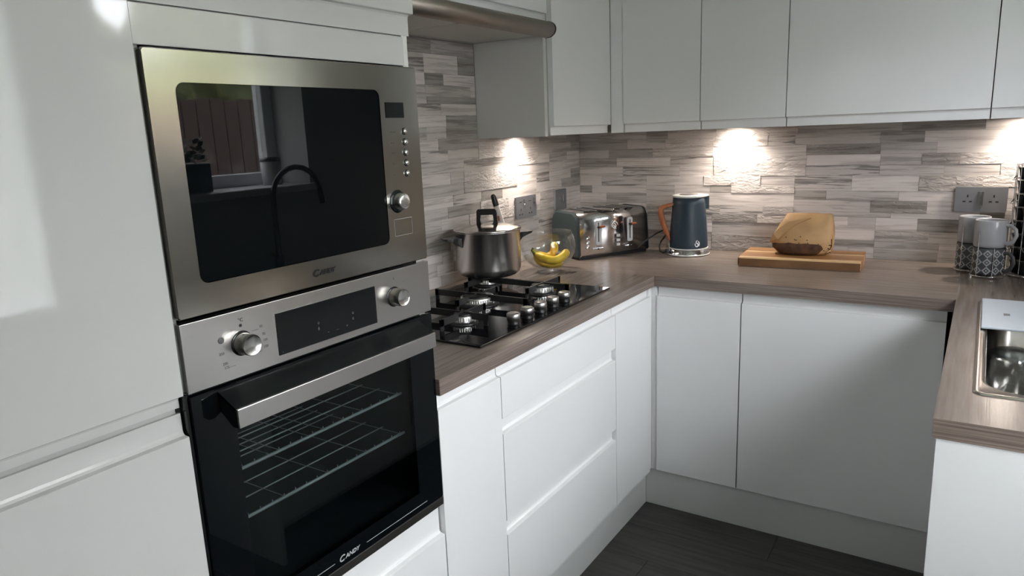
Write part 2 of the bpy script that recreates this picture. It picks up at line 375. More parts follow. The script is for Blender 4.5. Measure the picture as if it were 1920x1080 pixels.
# ---- window, door and garden that the glossy fronts mirror, plus added light helpers
def casement(name, fx, y0, y1, z0, z1, axis='x', transom=None, mull=None):
    """frame in the plane across `axis` at fx"""
    def P(a, b, c, d): return ((fx, a, c), (fx+.06, b, d)) if axis == 'x' else ((a, fx-.06, c), (b, fx, d))
    mb = MB(); t = .055
    for a, b, c, d in [(y0, y1, z0, z0+t), (y0, y1, z1-t, z1), (y0, y0+t, z0+t, z1-t), (y1-t, y1, z0+t, z1-t)]:
        mb.box(*P(a, b, c, d), .004)
    if transom: mb.box(*P(y0+t, y1-t, transom-.035, transom+.035), .004)
    if mull: mb.box(*P(mull-.03, mull+.03, z0+t, z1-t), .004)
    w = struct(mb.build(name, M['upvc']))
    zs = [z0+t]+([transom-.035, transom+.035] if transom else [])+[z1-t]
    ys = [y0+t]+([mull-.03, mull+.03] if mull else [])+[y1-t]
    for i in range(0, len(zs), 2):
        for j in range(0, len(ys), 2):
            a, b = P(ys[j], ys[j+1], zs[i], zs[i+1])
            if axis == 'x': a = (fx+.026, a[1], a[2]); b = (fx+.034, b[1], b[2])
            else: a = (a[0], fx-.034, a[2]); b = (b[0], fx-.026, b[2])
            box('pane', a, b, M['pane'], w)
    return w
w1 = casement('window_1', WX+.20, WY0, WY1, WZ0, WZ1, 'x', transom=1.78)
box('sill', (WX-.02, WY0-.03, WZ0-.03), (WX+.20, WY1+.03, WZ0+.002), M['upvc'], w1, .006)
w2 = casement('added_rear_window', RY-.18, RX0, RX1, RZ0, RZ1, 'y', mull=(RX0+RX1)/2)  # added, unseen: brings daylight to the fronts of the back run
box('sill', (RX0-.03, RY-.18, RZ0-.03), (RX1+.03, RY+.02, RZ0+.002), M['upvc'], w2, .006)
mb = MB()
for y0, y1, z0, z1 in [(DY0, DY0+.07, 0, 2.05), (DY1-.07, DY1, 0, 2.05), (DY0+.07, DY1-.07, 1.98, 2.05), (DY0+.07, DY1-.07, 0, .92)]:
    mb.box((WX+.06, y0, z0), (WX+.12, y1, z1), .004)
d1 = struct(mb.build('door_1', M['upvc']))
box('pane', (WX+.086, DY0+.07, .92), (WX+.094, DY1-.07, 1.98), M['frosted'], d1)
MB().tube([(WX+.055, DY0+.035, 1.02), (WX+.03, DY0+.035, 1.02), (WX+.03, DY0+.13, 1.02)], .009, 10).build('door_handle', M['chrome'], d1)

fr = thing('garden_fence', 'brown close-boarded garden fence seen mirrored through the window', 'fence', (6.0, -1, -.3))
for i in range(66):
    y = -5.2+i*.155
    mb = MB(); mb.box((6.0, y, -.3), (6.02, y+.145, 1.86+.01*math.sin(i*2.1)), .002); mb.build('board', M['fence'], fr)
for z in (.1, 1.5): box('rail', (6.02, -5.2, z), (6.06, 5.0, z+.07), M['fence'], fr)
struct(box('ground', (WX+.3, -12, -.42), (30, 8, -.3), M['grass']))
def crown(name, c, r, m, label, n=3, seed=0):
    bm = bmesh.new(); bmesh.ops.create_icosphere(bm, subdivisions=n+1, radius=1)
    for v in bm.verts:
        d = v.co.normalized(); k = 1+.25*noise.noise(d*2.2+Vector((seed, 0, 0)))+.18*noise.noise(d*7+Vector((0, seed, 0)))
        v.co = Vector((c[0]+d.x*r[0]*k, c[1]+d.y*r[1]*k, c[2]+d.z*r[2]*k))
    t_ = thing(name, label, 'tree', (c[0], c[1], -.3))
    MB().bm(bm, True).build('foliage', m, t_); MB().cyl((c[0], c[1], -.3), (c[0], c[1], c[2]), .14, 10, .08).build('trunk', M['bark'], t_)
crown('garden_tree', (10.0, 1.6, 1.5), (1.5, 1.6, 1.95), M['leaf_y'], 'yellow-green tree beyond the garden fence, mirrored above the microwave glass', 4, 3)
crown('garden_tree', (10.4, 4.9, 1.6), (1.6, 1.8, 2.6), M['leaf_y'], 'broad yellow-green tree behind the fence, away from the back door', 4, 9)
for k_, (yy_, nm_) in enumerate([(-2.0, 'opposite the kitchen window edge'), (-5.6, 'opposite the back door'), (-9.2, 'furthest along past the back door'), (9.8, 'at the far end of the fence')]):  # tree row added to block low sky, so upper surfaces stay dimmer
    crown('garden_tree', (15.0, yy_, 2.2), (1.7, 1.6, 3.2), M['leaf_d'] if k_ % 2 else M['leaf_y'], 'added tall tree behind the garden fence that blocks low sky, '+nm_, 4, 11+k_)

# ------------------------------------------------------------------ splashback strips
def strip(wall, u0, u1, z0, z1, kind):
    """one printed/relief strip; local x runs along the wall, y comes out of it"""
    w, h = u1-u0, z1-z0; pr = {'p': .0, 'g': .0003, 'd': .0005, 's': .0002, 'pr': .0020, 'gr': .0024, 'dr': .0022}[kind]+rnd.random()*.0005
    g = .00012; b = .0007; D = .012
    x0, x1, a0, a1 = g, w-g, g, h-g
    vs = [(x0, D, a0), (x1, D, a0), (x1, D, a1), (x0, D, a1), (x0, b, a0), (x1, b, a0), (x1, b, a1), (x0, b, a1),
          (x0+b, 0, a0+b), (x1-b, 0, a0+b), (x1-b, 0, a1-b), (x0+b, 0, a1-b)]
    vs = [(x, (y if y == D else y-pr), z) for x, y, z in vs]
    fs = [(4, 5, 1, 0), (5, 6, 2, 1), (6, 7, 3, 2), (7, 4, 0, 3), (8, 9, 5, 4), (9, 10, 6, 5), (10, 11, 7, 6), (11, 8, 4, 7), (8, 11, 10, 9)]
    if wall == 'b':
        o = MB().add(vs, fs).build('tile', M['tile_'+kind], wb, False); o.location = (u0, 0, z0)
    else:   # left wall: u is world y
        o = MB().add(vs, fs).build('tile', M['tile_'+kind], wl, False); o.location = (0, u0, z0); o.rotation_euler = (0, 0, PI/2)
def px_row(wall, z0, z1, seq, zt=None):
    """seq: [(u_start, kind), ..., (u_end, None)]"""
    for (a, k), (b, _) in zip(seq[:-1], seq[1:]): strip(wall, a, b, z0, z1, k)
def bx(px, z):   # photograph column -> x on the back wall
    best = None; lo, hi = -.3, 2.4
    for _ in range(40):
        mid = (lo+hi)/2; p = Vector((mid, 0, z))-CAM; X = 960+FPX*p.dot(rt)/p.dot(fw)
        if X < px: lo = mid
        else: hi = mid
    return lo
def ly(px, z):
    lo, hi = -1.9, .2
    for _ in range(40):
        mid = (lo+hi)/2; p = Vector((0, mid, z))-CAM; X = 960+FPX*p.dot(rt)/p.dot(fw)
        if X < px: lo = mid
        else: hi = mid
    return lo
def rowb(z0, z1, first, seq, last):
    zm = (z0+z1)/2; s = [(first, seq[0])]
    for i in range(1, len(seq)-1, 2): s.append((bx(seq[i], zm), seq[i+1]))
    s.append((last, None)); px_row('b', z0, z1, s)
XE = WX
J = lambda px, z=1.2: px
rowb(1.372, 1.412, 0, ['g', 1212, 'd', 1252, 'g', 1343, 'pr', 1497, 'g', 1692, 'd', 1849, 'p'], XE)
rowb(1.333, 1.372, 0, ['d', 1176, 'g', 1248, 'pr', 1338, 'pr', 1440, 's', 1491, 'g', 1651, 'd', 1734, 'p'], XE)
rowb(1.294, 1.333, 0, ['g', 1142, 'd', 1224, 'pr', 1338, 'p', 1512, 'dr', 1651, 'g', 1757, 'p'], XE)
rowb(1.255, 1.294, 0, ['d', 1156, 'p', 1257, 's', 1338, 'pr', 1472, 'pr', 1512, 'p', 1651, 'g', 1729, 'gr', 1801, 'pr'], XE)
rowb(1.215, 1.255, 0, ['p', 1168, 's', 1274, 'p', 1338, 'pr', 1510, 's', 1649, 'g', 1770, 'g', 1876, 'pr'], XE)
X2, X3 = .329, .949
def seg(z0, z1, a, kinds, b):   # pieces between tile joints a..b, breaks in photograph columns
    zm = (z0+z1)/2; s = [(a, kinds[0])]
    for i in range(1, len(kinds)-1, 2): s.append((bx(kinds[i], zm), kinds[i+1]))
    s.append((b, None)); px_row('b', z0, z1, s)
for z0, z1, k in [(1.172, 1.215, ['p', 1128, 's']), (1.14, 1.172, ['d', 1110, 'p']), (1.095, 1.14, ['p', 1137, 'g']), (1.059, 1.095, ['g', 1160, 'p'])]: seg(z0, z1, 0, k, X2)
for z0, z1, k in [(1.176, 1.215, ['p', 1320, 'pr', 1426, 'p']), (1.146, 1.176, ['g', 1265, 'p', 1331, 'd', 1371, 'pr']), (1.094, 1.146, ['g', 1265, 'p']), (1.059, 1.094, ['gr', 1350, 's', 1430, 'gr'])]: seg(z0, z1, X2, k, X3)
X4 = 1.569
for z0, z1, k in [(1.158, 1.215, ['s', 1597, 'p', 1723, 'gr']), (1.123, 1.158, ['d', 1549, 'g', 1685, 'p']), (1.078, 1.123, ['g', 1632, 'dr', 1738, 'p']), (1.059, 1.078, ['g', 1670, 'g'])]: seg(z0, z1, X3, k, X4)
for z0, z1, k in [(1.176, 1.215, ['pr']), (1.137, 1.176, ['g']), (1.098, 1.137, ['p', 1940, 'g']), (1.059, 1.098, ['d', 1900, 'p'])]: seg(z0, z1, X4, k, XE)
Y2, Y3 = .624, 1.244
for i, k in enumerate([['p', 1200, 'g'], ['g', 1180, 'p'], ['d', 1190, 'g'], ['p', 1250, 'g']]): seg(1.059-.039*(i+1), 1.059-.039*i, 0, k, Y2)
for z0, z1, k in [(1.026, 1.059, ['dr', 1420, 'pr', 1500, 'p', 1590, 'g']), (.972, 1.026, ['g', 1560, 'p']), (.948, .972, ['gr', 1500, 'd']), (.903, .948, ['gr', 1470, 'g', 1590, 'p'])]: seg(z0, z1, Y2, k, Y3)
for z0, z1, k in [(1.012, 1.059, ['p', 1720, 'd', 1800, 'g']), (.97, 1.012, ['gr', 1741, 'g']), (.938, .97, ['g', 1760, 'p']), (.903, .938, ['d', 1757, 'g'])]: seg(z0, z1, Y3, k, XE)
# left wall
def rowl(z0, z1, seq, a=-1.836, b=0.):
    zm = (z0+z1)/2; s = [(a, seq[0])]
    for i in range(1, len(seq)-1, 2): s.append((ly(seq[i], zm), seq[i+1]))
    s.append((b, None)); px_row('l', z0, z1, s)
rowl(1.372, 1.412, ['p', 822, 'd', 896, 'pr', 960, 'pr', 1010, 'g', 1062, 'd'])
rowl(1.333, 1.372, ['s', 840, 'g', 897, 'pr', 980, 'p', 1008, 'g', 1070, 'd'])
rowl(1.294, 1.333, ['g', 870, 's', 960, 'pr', 1008, 'p', 1030, 'g', 1063, 'p'])
rowl(1.255, 1.294, ['p', 845, 'g', 870, 'pr', 969, 'g', 1030, 'p', 1055, 'p'])
rowl(1.215, 1.255, ['g', 870, 'gr', 969, 'p', 1006, 's', 1030, 'p', 1070, 'd'])
rowl(1.176, 1.215, ['p', 850, 's', 903, 'd', 942, 'p', 1006, 'p', 1053, 'gr'])
rowl(1.137, 1.176, ['g', 840, 'd', 901, 'pr', 953, 'p', 1012, 'gr', 1040, 'p'])
rowl(1.098, 1.137, ['g', 828, 'p', 880, 'pr', 960, 'pr', 1012, 'gr', 1060, 'p'])
rowl(1.059, 1.098, ['d', 860, 'p', 900, 'g', 1000, 'g', 1050, 'p'])
rowl(1.02, 1.059, ['d', 845, 'g', 930, 'p', 1010, 's', 1060, 'g'])
rowl(.981, 1.02, ['p', 830, 'g', 850, 'p', 960, 'g', 1020, 'p'])
rowl(.942, .981, ['g', 820, 'p', 852, 'd', 950, 'p', 1040, 'g'])
rowl(.903, .942, ['p', 828, 'g', 870, 'p', 980, 'g'])
rows_up = [(1.412, 1.452, ['g', 800, 'g', 837, 'd']), (1.452, 1.490, ['p', 837, 'd']), (1.490, 1.529, ['s', 827, 'p']),
           (1.529, 1.552, ['g', 800, 'd']), (1.552, 1.590, ['g', 797, 'g', 882, 'p']), (1.590, 1.628, ['p', 796, 'd', 831, 'p']),
           (1.628, 1.690, ['s', 794, 'p', 858, 'd']), (1.690, 1.735, ['d', 807, 'g'])]
for z0, z1, k in rows_up: rowl(z0, z1, k, b=-.797)

# ------------------------------------------------------------------ cabinet fronts
XF, XB = .6035, .5835        # left run: face plane, carcass front
YF, YB = -.5993, -.5793      # back run
UXF, UXB = .3085, .2885
UYF, UYB = -.3199, -.2999
FL = lambda u, d, z: (XB+d, u, z)
FB = lambda u, d, z: (u, YB-d, z)
FUL = lambda u, d, z: (UXB+d, u, z)
FUB = lambda u, d, z: (u, UYB-d, z)
T = .0200
def jprof(z0, z1, top=None, bot=None, lip=.005):
    """section of a front with a scooped finger pull at the top and/or the bottom"""
    p = [(0, z0)]
    if bot: p += [(lip, z0), (lip, bot-.008), (lip+.001, bot-.004), (lip+.004, bot-.0008), (T-.0008, bot), (T, bot+.0008)]
    else: p += [(T-.001, z0), (T, z0+.001)]
    if top: p += [(T, top-.0008), (T-.0008, top), (lip+.004, top+.0008), (lip+.001, top+.004), (lip, top+.008), (lip, z1)]
    else: p += [(T, z1-.001), (T-.001, z1)]
    p += [(0, z1)]; return p
def front(name, fn, u0, u1, z0, z1, parent, top=None, bot=None, g=.0016, m=None):
    return MB().prism(jprof(z0+g, z1-g, top, bot), fn, u0+g, u1-g).build(name, m or M['white'], parent)
def slab_front(name, fn, u0, u1, z0, z1, parent, m=None, t=T):
    mb = MB(); a, b = Vector(fn(u0, 0, z0)), Vector(fn(u1, t, z1))
    mb.box([min(a[i], b[i]) for i in range(3)], [max(a[i], b[i]) for i in range(3)], .0008); return mb.build(name, m or M['white'], parent)
def carcass(parent, a, b, m=None): return box('carcass', a, b, m or M['carcass'], parent)

Y_T0, Y_T1 = -2.410, -1.836    # oven housing
ZT = .903; TH = .0375
# tall fridge housing, off to the left of the frame
c = thing('tall_fridge_cabinet', 'tall gloss white fridge cabinet with two doors, beside the ovens', 'cabinet', (.3, -2.72, 0))
carcass(c, (0.0, -3.03, .148), (XB-.002, -2.4185, 2.2))
front('door', FL, -3.03, -2.4135, 1.0380, 2.2, c, bot=1.060, m=M['white_tall_shaded'])
front('door', FL, -3.03, -2.4135, .15, 1.0325, c, top=.9955, m=M['white_tall_shaded'])
# next tall cabinet, seen only as it closes the run
c = thing('tall_larder_cabinet', 'tall gloss white larder cabinet beyond the fridge cabinet, outside the view', 'cabinet', (.3, -3.33, 0))
carcass(c, (0.0, -3.63, .148), (XB-.002, -3.032, 2.2))
front('door', FL, -3.632, -3.034, .15, 2.2, c)
# oven housing: an open box of boards so the oven has a cavity
c = thing('oven_housing_cabinet', 'tall gloss white cabinet that houses the microwave and the oven', 'cabinet', (.3, -2.12, 0))
box('side_panel', (0, Y_T0-.0015, .148), (XB, Y_T0+.012, 2.2), M['carcass'], c)
box('side_panel', (0, Y_T1-.020, .148), (XB+.004, Y_T1-.003, 2.2), M['endpanel'], c)
box('carcass', (0, Y_T0+.013, 1.6), (XB-.004, Y_T1-.021, 2.2), M['carcass'], c)
box('shelf', (.02, Y_T0+.013, .586), (XB-.03, Y_T1-.021, .600), M['carcass'], c)
box('lower_box', (.02, Y_T0+.013, .148), (XB-.004, Y_T1-.021, .570), M['white'], c)
front('door', FL, Y_T0, Y_T1+.004, 1.617, 2.2, c, bot=1.659, m=M['white_tall_shaded'])
slab_front('filler_panel', lambda u, d, z: (XB-.002+d, u, z), Y_T0+.001, Y_T1-.0215, 1.561, 1.6155, c, m=M['white_tall_shaded'], t=.012)
front('drawer', FL, Y_T0, Y_T1-.002, .34, .602, c, top=.531)
front('drawer', FL, Y_T0, Y_T1-.002, .15, .338, c, top=.30)

# ------------------------------------------------------------------ base cabinets, left run
y1, y2, y3 = -1.588, -.9175, -.6215
ZB, ZC = .148, ZT-TH
c = thing('narrow_base_cabinet', 'narrow gloss white base cabinet between the oven and the drawers', 'cabinet', (.3, -1.71, 0))
carcass(c, (.02, Y_T1, ZB), (XB-.001, y1-.001, ZC)); front('door', FL, Y_T1-.001, y1, ZB, ZC, c, top=.829)
c = thing('drawer_cabinet', 'gloss white base cabinet of three wide drawers under the hob', 'cabinet', (.3, -1.25, 0))
carcass(c, (.02, y1+.001, ZB), (XB-.001, y2-.001, ZC))
front('drawer', FL, y1, y2, .7165, ZC, c, top=.829)
front('drawer', FL, y1, y2, .433, .7155, c, top=.677)
front('drawer', FL, y1, y2, ZB, .432, c, top=.3945)
c = thing('corner_base_cabinet', 'slim gloss white door cabinet at the inner corner of the left worktop', 'cabinet', (.3, -.76, 0))
carcass(c, (.02, y2+.001, ZB), (XB-.001, y3, ZC)); front('door', FL, y2, y3, ZB, ZC, c, top=.829)
# corner post
cp = thing('corner_post', 'narrow white corner post where the two base cabinet runs meet', 'post', (.6, -.6, 0))
MB().box((XB-.012, y3+.001, ZB), (XB+.012, YB-.012, ZC), .0008).build('post', M['white'], cp)
box('filler_strip', (XB+.012, YB-.012, ZB), (.6165, YB+.010, ZC), M['white'], cp, .0008)
# back run
c = thing('back_base_cabinet', 'narrow white door cabinet under the back worktop by the inner corner', 'cabinet', (.77, -.3, 0))
carcass(c, (.618, YB+.001, ZB), (.918, -.02, ZC)); front('door', FB, .6175, .9190, ZB, ZC, c, top=.829)
c = thing('dishwasher_cabinet', 'wide white integrated appliance front under the back worktop beside the sink run', 'cabinet', (1.22, -.3, 0))
carcass(c, (.92, YB+.001, ZB), (1.515, -.02, ZC)); front('door', FB, .9200, 1.5165, ZB, ZC, c, top=.829)
# plinths
struct(box('baseboard_left', (.555, -3.63, 0), (.5721, -.5885, .1475), M['plinth'], None, .0008))
struct(box('baseboard_back', (.5722, -.588, 0), (1.5385, -.571, .1475), M['plinth'], None, .0008))
# sink run
SX0 = 1.5395
c = thing('sink_cabinet', 'white base cabinet under the sink with a plain white end panel', 'cabinet', (1.83, -1.1, 0))
box('end_panel', (SX0, -1.592, 0), (WX-.002, -1.574, ZC), M['white'], c, .0008)
box('carcass', (SX0+.02, -1.573, .12), (WX-.002, -.60, .70), M['carcass'], c)
for a, b in ((-1.572, -1.09), (-1.088, -.61)):
    MB().prism(jprof(ZB, ZC-.002, .829, None), lambda u, d, z: (SX0+.02-d, u, z), a, b).build('door', M['white'], c)

# ------------------------------------------------------------------ worktop
WTX, WBY, RXE, RYE = .6131, -.6098, 1.5330, -1.5959
Y_END = Y_T1+.0005
wt = thing('worktop', 'grey-brown wood-grain laminate worktop running round the kitchen', 'worktop', (.6, -.6, ZC))
def topslab(name, cells, mt, me):
    """cells of boxes sharing faces, no inner walls; material 0 top, 1 edges"""
    v = {}; vs = []; fs = []; mi = []
    def V(x, y, z):
        k = (round(x, 5), round(y, 5), round(z, 5))
        if k not in v: v[k] = len(vs); vs.append(k)
        return v[k]
    def has(x, y): return any(a[0] < x < a[2] and a[1] < y < a[3] for a in cells)
    E = 1e-3
    for x0, y0, x1, y1_ in cells:
        fs.append((V(x0, y0, ZT), V(x1, y0, ZT), V(x1, y1_, ZT), V(x0, y1_, ZT))); mi.append(0)
        fs.append((V(x0, y1_, ZC), V(x1, y1_, ZC), V(x1, y0, ZC), V(x0, y0, ZC))); mi.append(1)
        for (ax, ay, bx_, by, px_, py) in [(x0, y0, x1, y0, (x0+x1)/2, y0-E), (x1, y0, x1, y1_, x1+E, (y0+y1_)/2), (x1, y1_, x0, y1_, (x0+x1)/2, y1_+E), (x0, y1_, x0, y0, x0-E, (y0+y1_)/2)]:
            if not has(px_, py): fs.append((V(ax, ay, ZC), V(bx_, by, ZC), V(bx_, by, ZT), V(ax, ay, ZT))); mi.append(1)
    mb = MB(); mb.add(vs, fs); o = mb.build(name, [mt, me], wt)
    for p, k in zip(o.data.polygons, mi): p.material_index = k
    return o
def rslab(name, poly, mt, me):
    n = len(poly); mb = MB(); r = .003
    vs = [(x, y, ZC) for x, y in poly]+[(x, y, ZT) for x, y in poly]
    mb.add(vs, [(i, (i+1) % n, n+(i+1) % n, n+i) for i in range(n)]+[tuple(range(n-1, -1, -1)), tuple(range(n, 2*n))])
    o = mb.build(name, [mt, me], wt)
    for p in o.data.polygons: p.material_index = 0 if p.normal.z > .9 else 1
    return o
G = .0004
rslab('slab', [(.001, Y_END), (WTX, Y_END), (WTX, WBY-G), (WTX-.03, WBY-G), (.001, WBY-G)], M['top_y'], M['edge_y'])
rslab('slab', [(.001, WBY+G), (WTX, WBY+G), (WTX+.001, WBY), (RXE-.001, WBY), (RXE-G, WBY+.001), (RXE-G, -.001), (.001, -.001)], M['top_x'], M['edge_x'])
SB = (1.600, -1.408, 1.995, -.655)   # bowl opening
xs = [RXE, SB[0], SB[2], WX-.002]; ys = [RYE, SB[1], SB[3], -.001]
topslab('slab', [(xs[i], ys[j], xs[i+1], ys[j+1]) for i in range(3) for j in range(3) if not (i == 1 and j == 1)], M['top_y'], M['edge_x'])
# dark end cap of the left slab seen beside the oven
MB().box((.30, Y_END-.0008, ZC), (WTX-.0005, Y_END, ZT-.0005)).build('end_strip', M['edge_x'], wt)

# ------------------------------------------------------------------ wall cabinets
UB, UFB, UTOP = 1.406, 1.4396, 2.12
c = thing('corner_wall_cabinet', 'white wall cabinet beside the hood with one long door and a grey-white side panel', 'cabinet', (.15, -.55, UB))
box('side_panel', (.0, -.7951, UB), (UXB+.0, -.7771, UTOP), M['endpanel'], c)
carcass(c, (.0, -.777, UB+.002), (UXB-.001, -.3, UTOP))
front('door', FUL, -.7695, -.3125, UB+.001, UTOP, c, bot=UFB)
c = thing('wall_corner_post', 'narrow white filler post in the corner between the wall cabinets', 'post', (.33, -.3, UB))
slab_front('post', FUB, .3090, .3620, UB+.001, UTOP, c, t=.012)
labs = ['white wall cabinet next to the corner post, above the kettle', 'white wall cabinet second from the corner post, above the lit spot of the back wall',
        'wide white wall cabinet above the bread board', 'white wall cabinet above the plug sockets and the pod tower']
for (a, b), l in zip([(.3638, .6727), (.6727, .9769), (.9769, 1.5726), (1.5726, 2.11)], labs):
    c = thing('wall_cabinet', l, 'cabinet', ((a+b)/2, -.15, UB)); carcass(c, (a+.001, UYB+.001, UB+.002), (b-.001, -.001, UTOP))
    front('door', FUB, a, b, UB, UTOP, c, bot=UFB)
# hood cabinet and hood
HY0, HY1 = -1.71, -.797
c = thing('hood_cabinet', 'white wall cabinet above the cooker hood', 'cabinet', (.15, -1.25, 1.78))
carcass(c, (0, HY0, 1.785), (UXB-.001, HY1, UTOP)); front('door', FUL, HY0, HY1-.001, 1.777, UTOP, c, bot=1.806)
h = thing('cooker_hood', 'integrated cooker hood with a rounded brushed metal front bar', 'cooker hood', (.2, -1.25, 1.735))
box('body', (.004, HY0, 1.742), (.325, HY1-.002, 1.776), M['hood_steel'], h)
box('underside', (.01, HY0+.01, 1.736), (.32, HY1-.012, 1.742), mat('hood_underside', (.40, .385, .365), .4, .1), h)
for a, b in ((HY0+.03, -1.26), (-1.25, HY1-.05)): box('grease_filter', (.05, a, 1.7335), (.285, b, 1.7365), mat('grease_filter_metal', (.55, .53, .50), .4, .4), h, .001)
R_ = .0255
MB().prism([(.325+.012*0+R_*math.cos(a)*1.25, 1.7505+R_*math.sin(a)) for a in [(-PI/2+PI*i/18) for i in range(19)]]+[(.318, 1.776), (.318, 1.725)],
           lambda u, a, b: (a, u, b), HY0, HY1-.032).build('front_bar', M['hood_steel'], h)
for p in h.children:
    if p.name.startswith('front_bar'):
        for f in p.data.polygons: f.use_smooth = abs(f.normal.y) < .5
MB().prism([(.325+(R_+.001)*math.cos(a)*1.25, 1.7505+(R_+.001)*math.sin(a)) for a in [(-PI/2+PI*i/18) for i in range(19)]]+[(.318, 1.777), (.318, 1.724)],
           lambda u, a, b: (a, u, b), HY1-.032, HY1-.026).build('end_cap', M['black_plastic'], h)
# under-cabinet lamps
for (x, y), l in zip(SPOTS, ['under-cabinet lamp below the corner wall cabinet', 'under-cabinet lamp above the kettle and bread board', 'under-cabinet lamp above the plug sockets by the sink']):
    c = thing('under_cabinet_lamp', l, 'lamp', (x, y, 1.39), 0, 'lamps under the wall cabinets')
    MB().lathe([(.024, .0), (.030, .0), (.032, .001), (.032, .003), (.024, .003)], (x, y, 1.4048), 24, close=True).build('housing', M['chrome'], c)
    MB().lathe([(.0, 0), (.0235, 0), (.0235, .001), (0, .001)], (x, y, 1.4055), 24).build('lens', M['light_lens'], c)

# ------------------------------------------------------------------ microwave
OY0, OY1 = -2.4065, -1.8370
def pl(x): return lambda u, v, w=0.: (x+w, u, v)
def frame_plate(y0, y1, z0, z1, hy0, hy1, hz0, hz1, x0, x1, r=.014, ro=.006, n=6):
    """rounded plate with a rounded rectangular hole"""
    def rr(a0, a1, b0, b1, rad):
        pts = []
        for cx, cy, s in ((a1-rad, b1-rad, 0), (a0+rad, b1-rad, 1), (a0+rad, b0+rad, 2), (a1-rad, b0+rad, 3)):
            for i in range(n+1): a = (s+i/n)*PI/2; pts.append((cx+rad*math.cos(a), cy+rad*math.sin(a)))
        return pts
    o, h_ = rr(y0, y1, z0, z1, ro), rr(hy0, hy1, hz0, hz1, r); m = len(o); mb = MB(); b = .0015
    oi = rr(y0+b, y1-b, z0+b, z1-b, ro)
    rings = [[(x0, *p) for p in o], [(x1-b, *p) for p in o], [(x1, *p) for p in oi], [(x1, *p) for p in h_], [(x0, *p) for p in h_]]
    vs = [p for r_ in rings for p in r_]
    fs = []
    for k in range(4):
        for i in range(m): fs.append((k*m+i, k*m+(i+1) % m, (k+1)*m+(i+1) % m, (k+1)*m+i))
    return mb.add(vs, fs)
def rrect(y0, y1, z0, z1, x0, x1, r=.006, n=6):
    pts = []
    for cx, cy, s in ((y1-r, z1-r, 0), (y0+r, z1-r, 1), (y0+r, z0+r, 2), (y1-r, z0+r, 3)):
        for i in range(n+1): a = (s+i/n)*PI/2; pts.append((cx+r*math.cos(a), cy+r*math.sin(a)))
    return MB().prism(pts, lambda u, a, b: (u, a, b), x0, x1)
mw = thing('microwave', 'built-in steel microwave with a black glass door, above the oven', 'microwave', (.3, -2.12, 1.1715))
ZM0, ZM1 = 1.1725, 1.5575
frame_plate(OY0, OY1, ZM0, ZM1, -2.3625, -1.9475, 1.2195, 1.5120, XF-.019, XF, .014, .005).build('front_frame', M['steel'], mw)
rrect(-2.3620, -1.9480, 1.2200, 1.5115, XF-.012, XF-.0012, .0135).build('door_glass', M['black_glass'], mw)
box('body', (.06, OY0+.03, ZM0+.006), (XF-.02, OY1-.03, ZM1-.01), M['black_satin'], mw)
rrect(-1.9335, -1.8815, 1.4605, 1.4895, XF, XF+.0008, .001).build('display', M['black_satin'], mw)
for i in range(5):
    z = 1.4345-i*.0205
    o = MB().lathe([(0, .0045), (.0042, .0045), (.0054, .003), (.0056, 0)], (XF, -1.8835, z), 16, axis='x').build('button', M['knob_steel'], mw)
    MB().lathe([(0, .0004), (.0072, .0004), (.0072, 0)], (XF, -1.8840, z), 16, axis='x').build('button_ring', M['ink'], mw)
for i, tx in enumerate(['- - -', '- -', '= =', '= -', '- -']):
    text_mesh(tx, .009, M['ink'], 'printed_mark', mw, lambda u, v, w, i=i: (XF+.0003+w*.5, -1.924+u, 1.4315-i*.0205+v), depth=.0002)
MB().lathe([(0, .020), (.0115, .020), (.0150, .019), (.0165, .016), (.0172, 0)], (XF, -1.9170, 1.2995), 32, axis='x').build('knob', M['knob_steel'], mw)
MB().lathe([(0, .002), (.0215, .002), (.023, 0)], (XF, -1.9170, 1.2995), 32, axis='x').build('knob_collar', M['black_satin'], mw)
MB().lathe([(0, .0010), (.0022, .0006), (.0026, 0)], (XF+.020, -1.9150, 1.3085), 12, axis='x').build('knob_pointer', M['ceramic'], mw)
mb = MB()
for a, b, c_, d in [(-1.9315, -1.8790, 1.2640, 1.2646), (-1.9315, -1.8790, 1.2310, 1.2316), (-1.9315, -1.9309, 1.2310, 1.2646), (-1.8796, -1.8790, 1.2310, 1.2646)]: mb.box((XF, a, c_), (XF+.0005, b, d))
mb.build('open_button', M['ceramic'], mw)
text_mesh('CANDY', .0115, M['ink'], 'lettering', mw, lambda u, v, w: (XF+.0004+w, -2.150+u*1.12, 1.1915+v), shear=.28, big_first=1.5, weight=.0007)

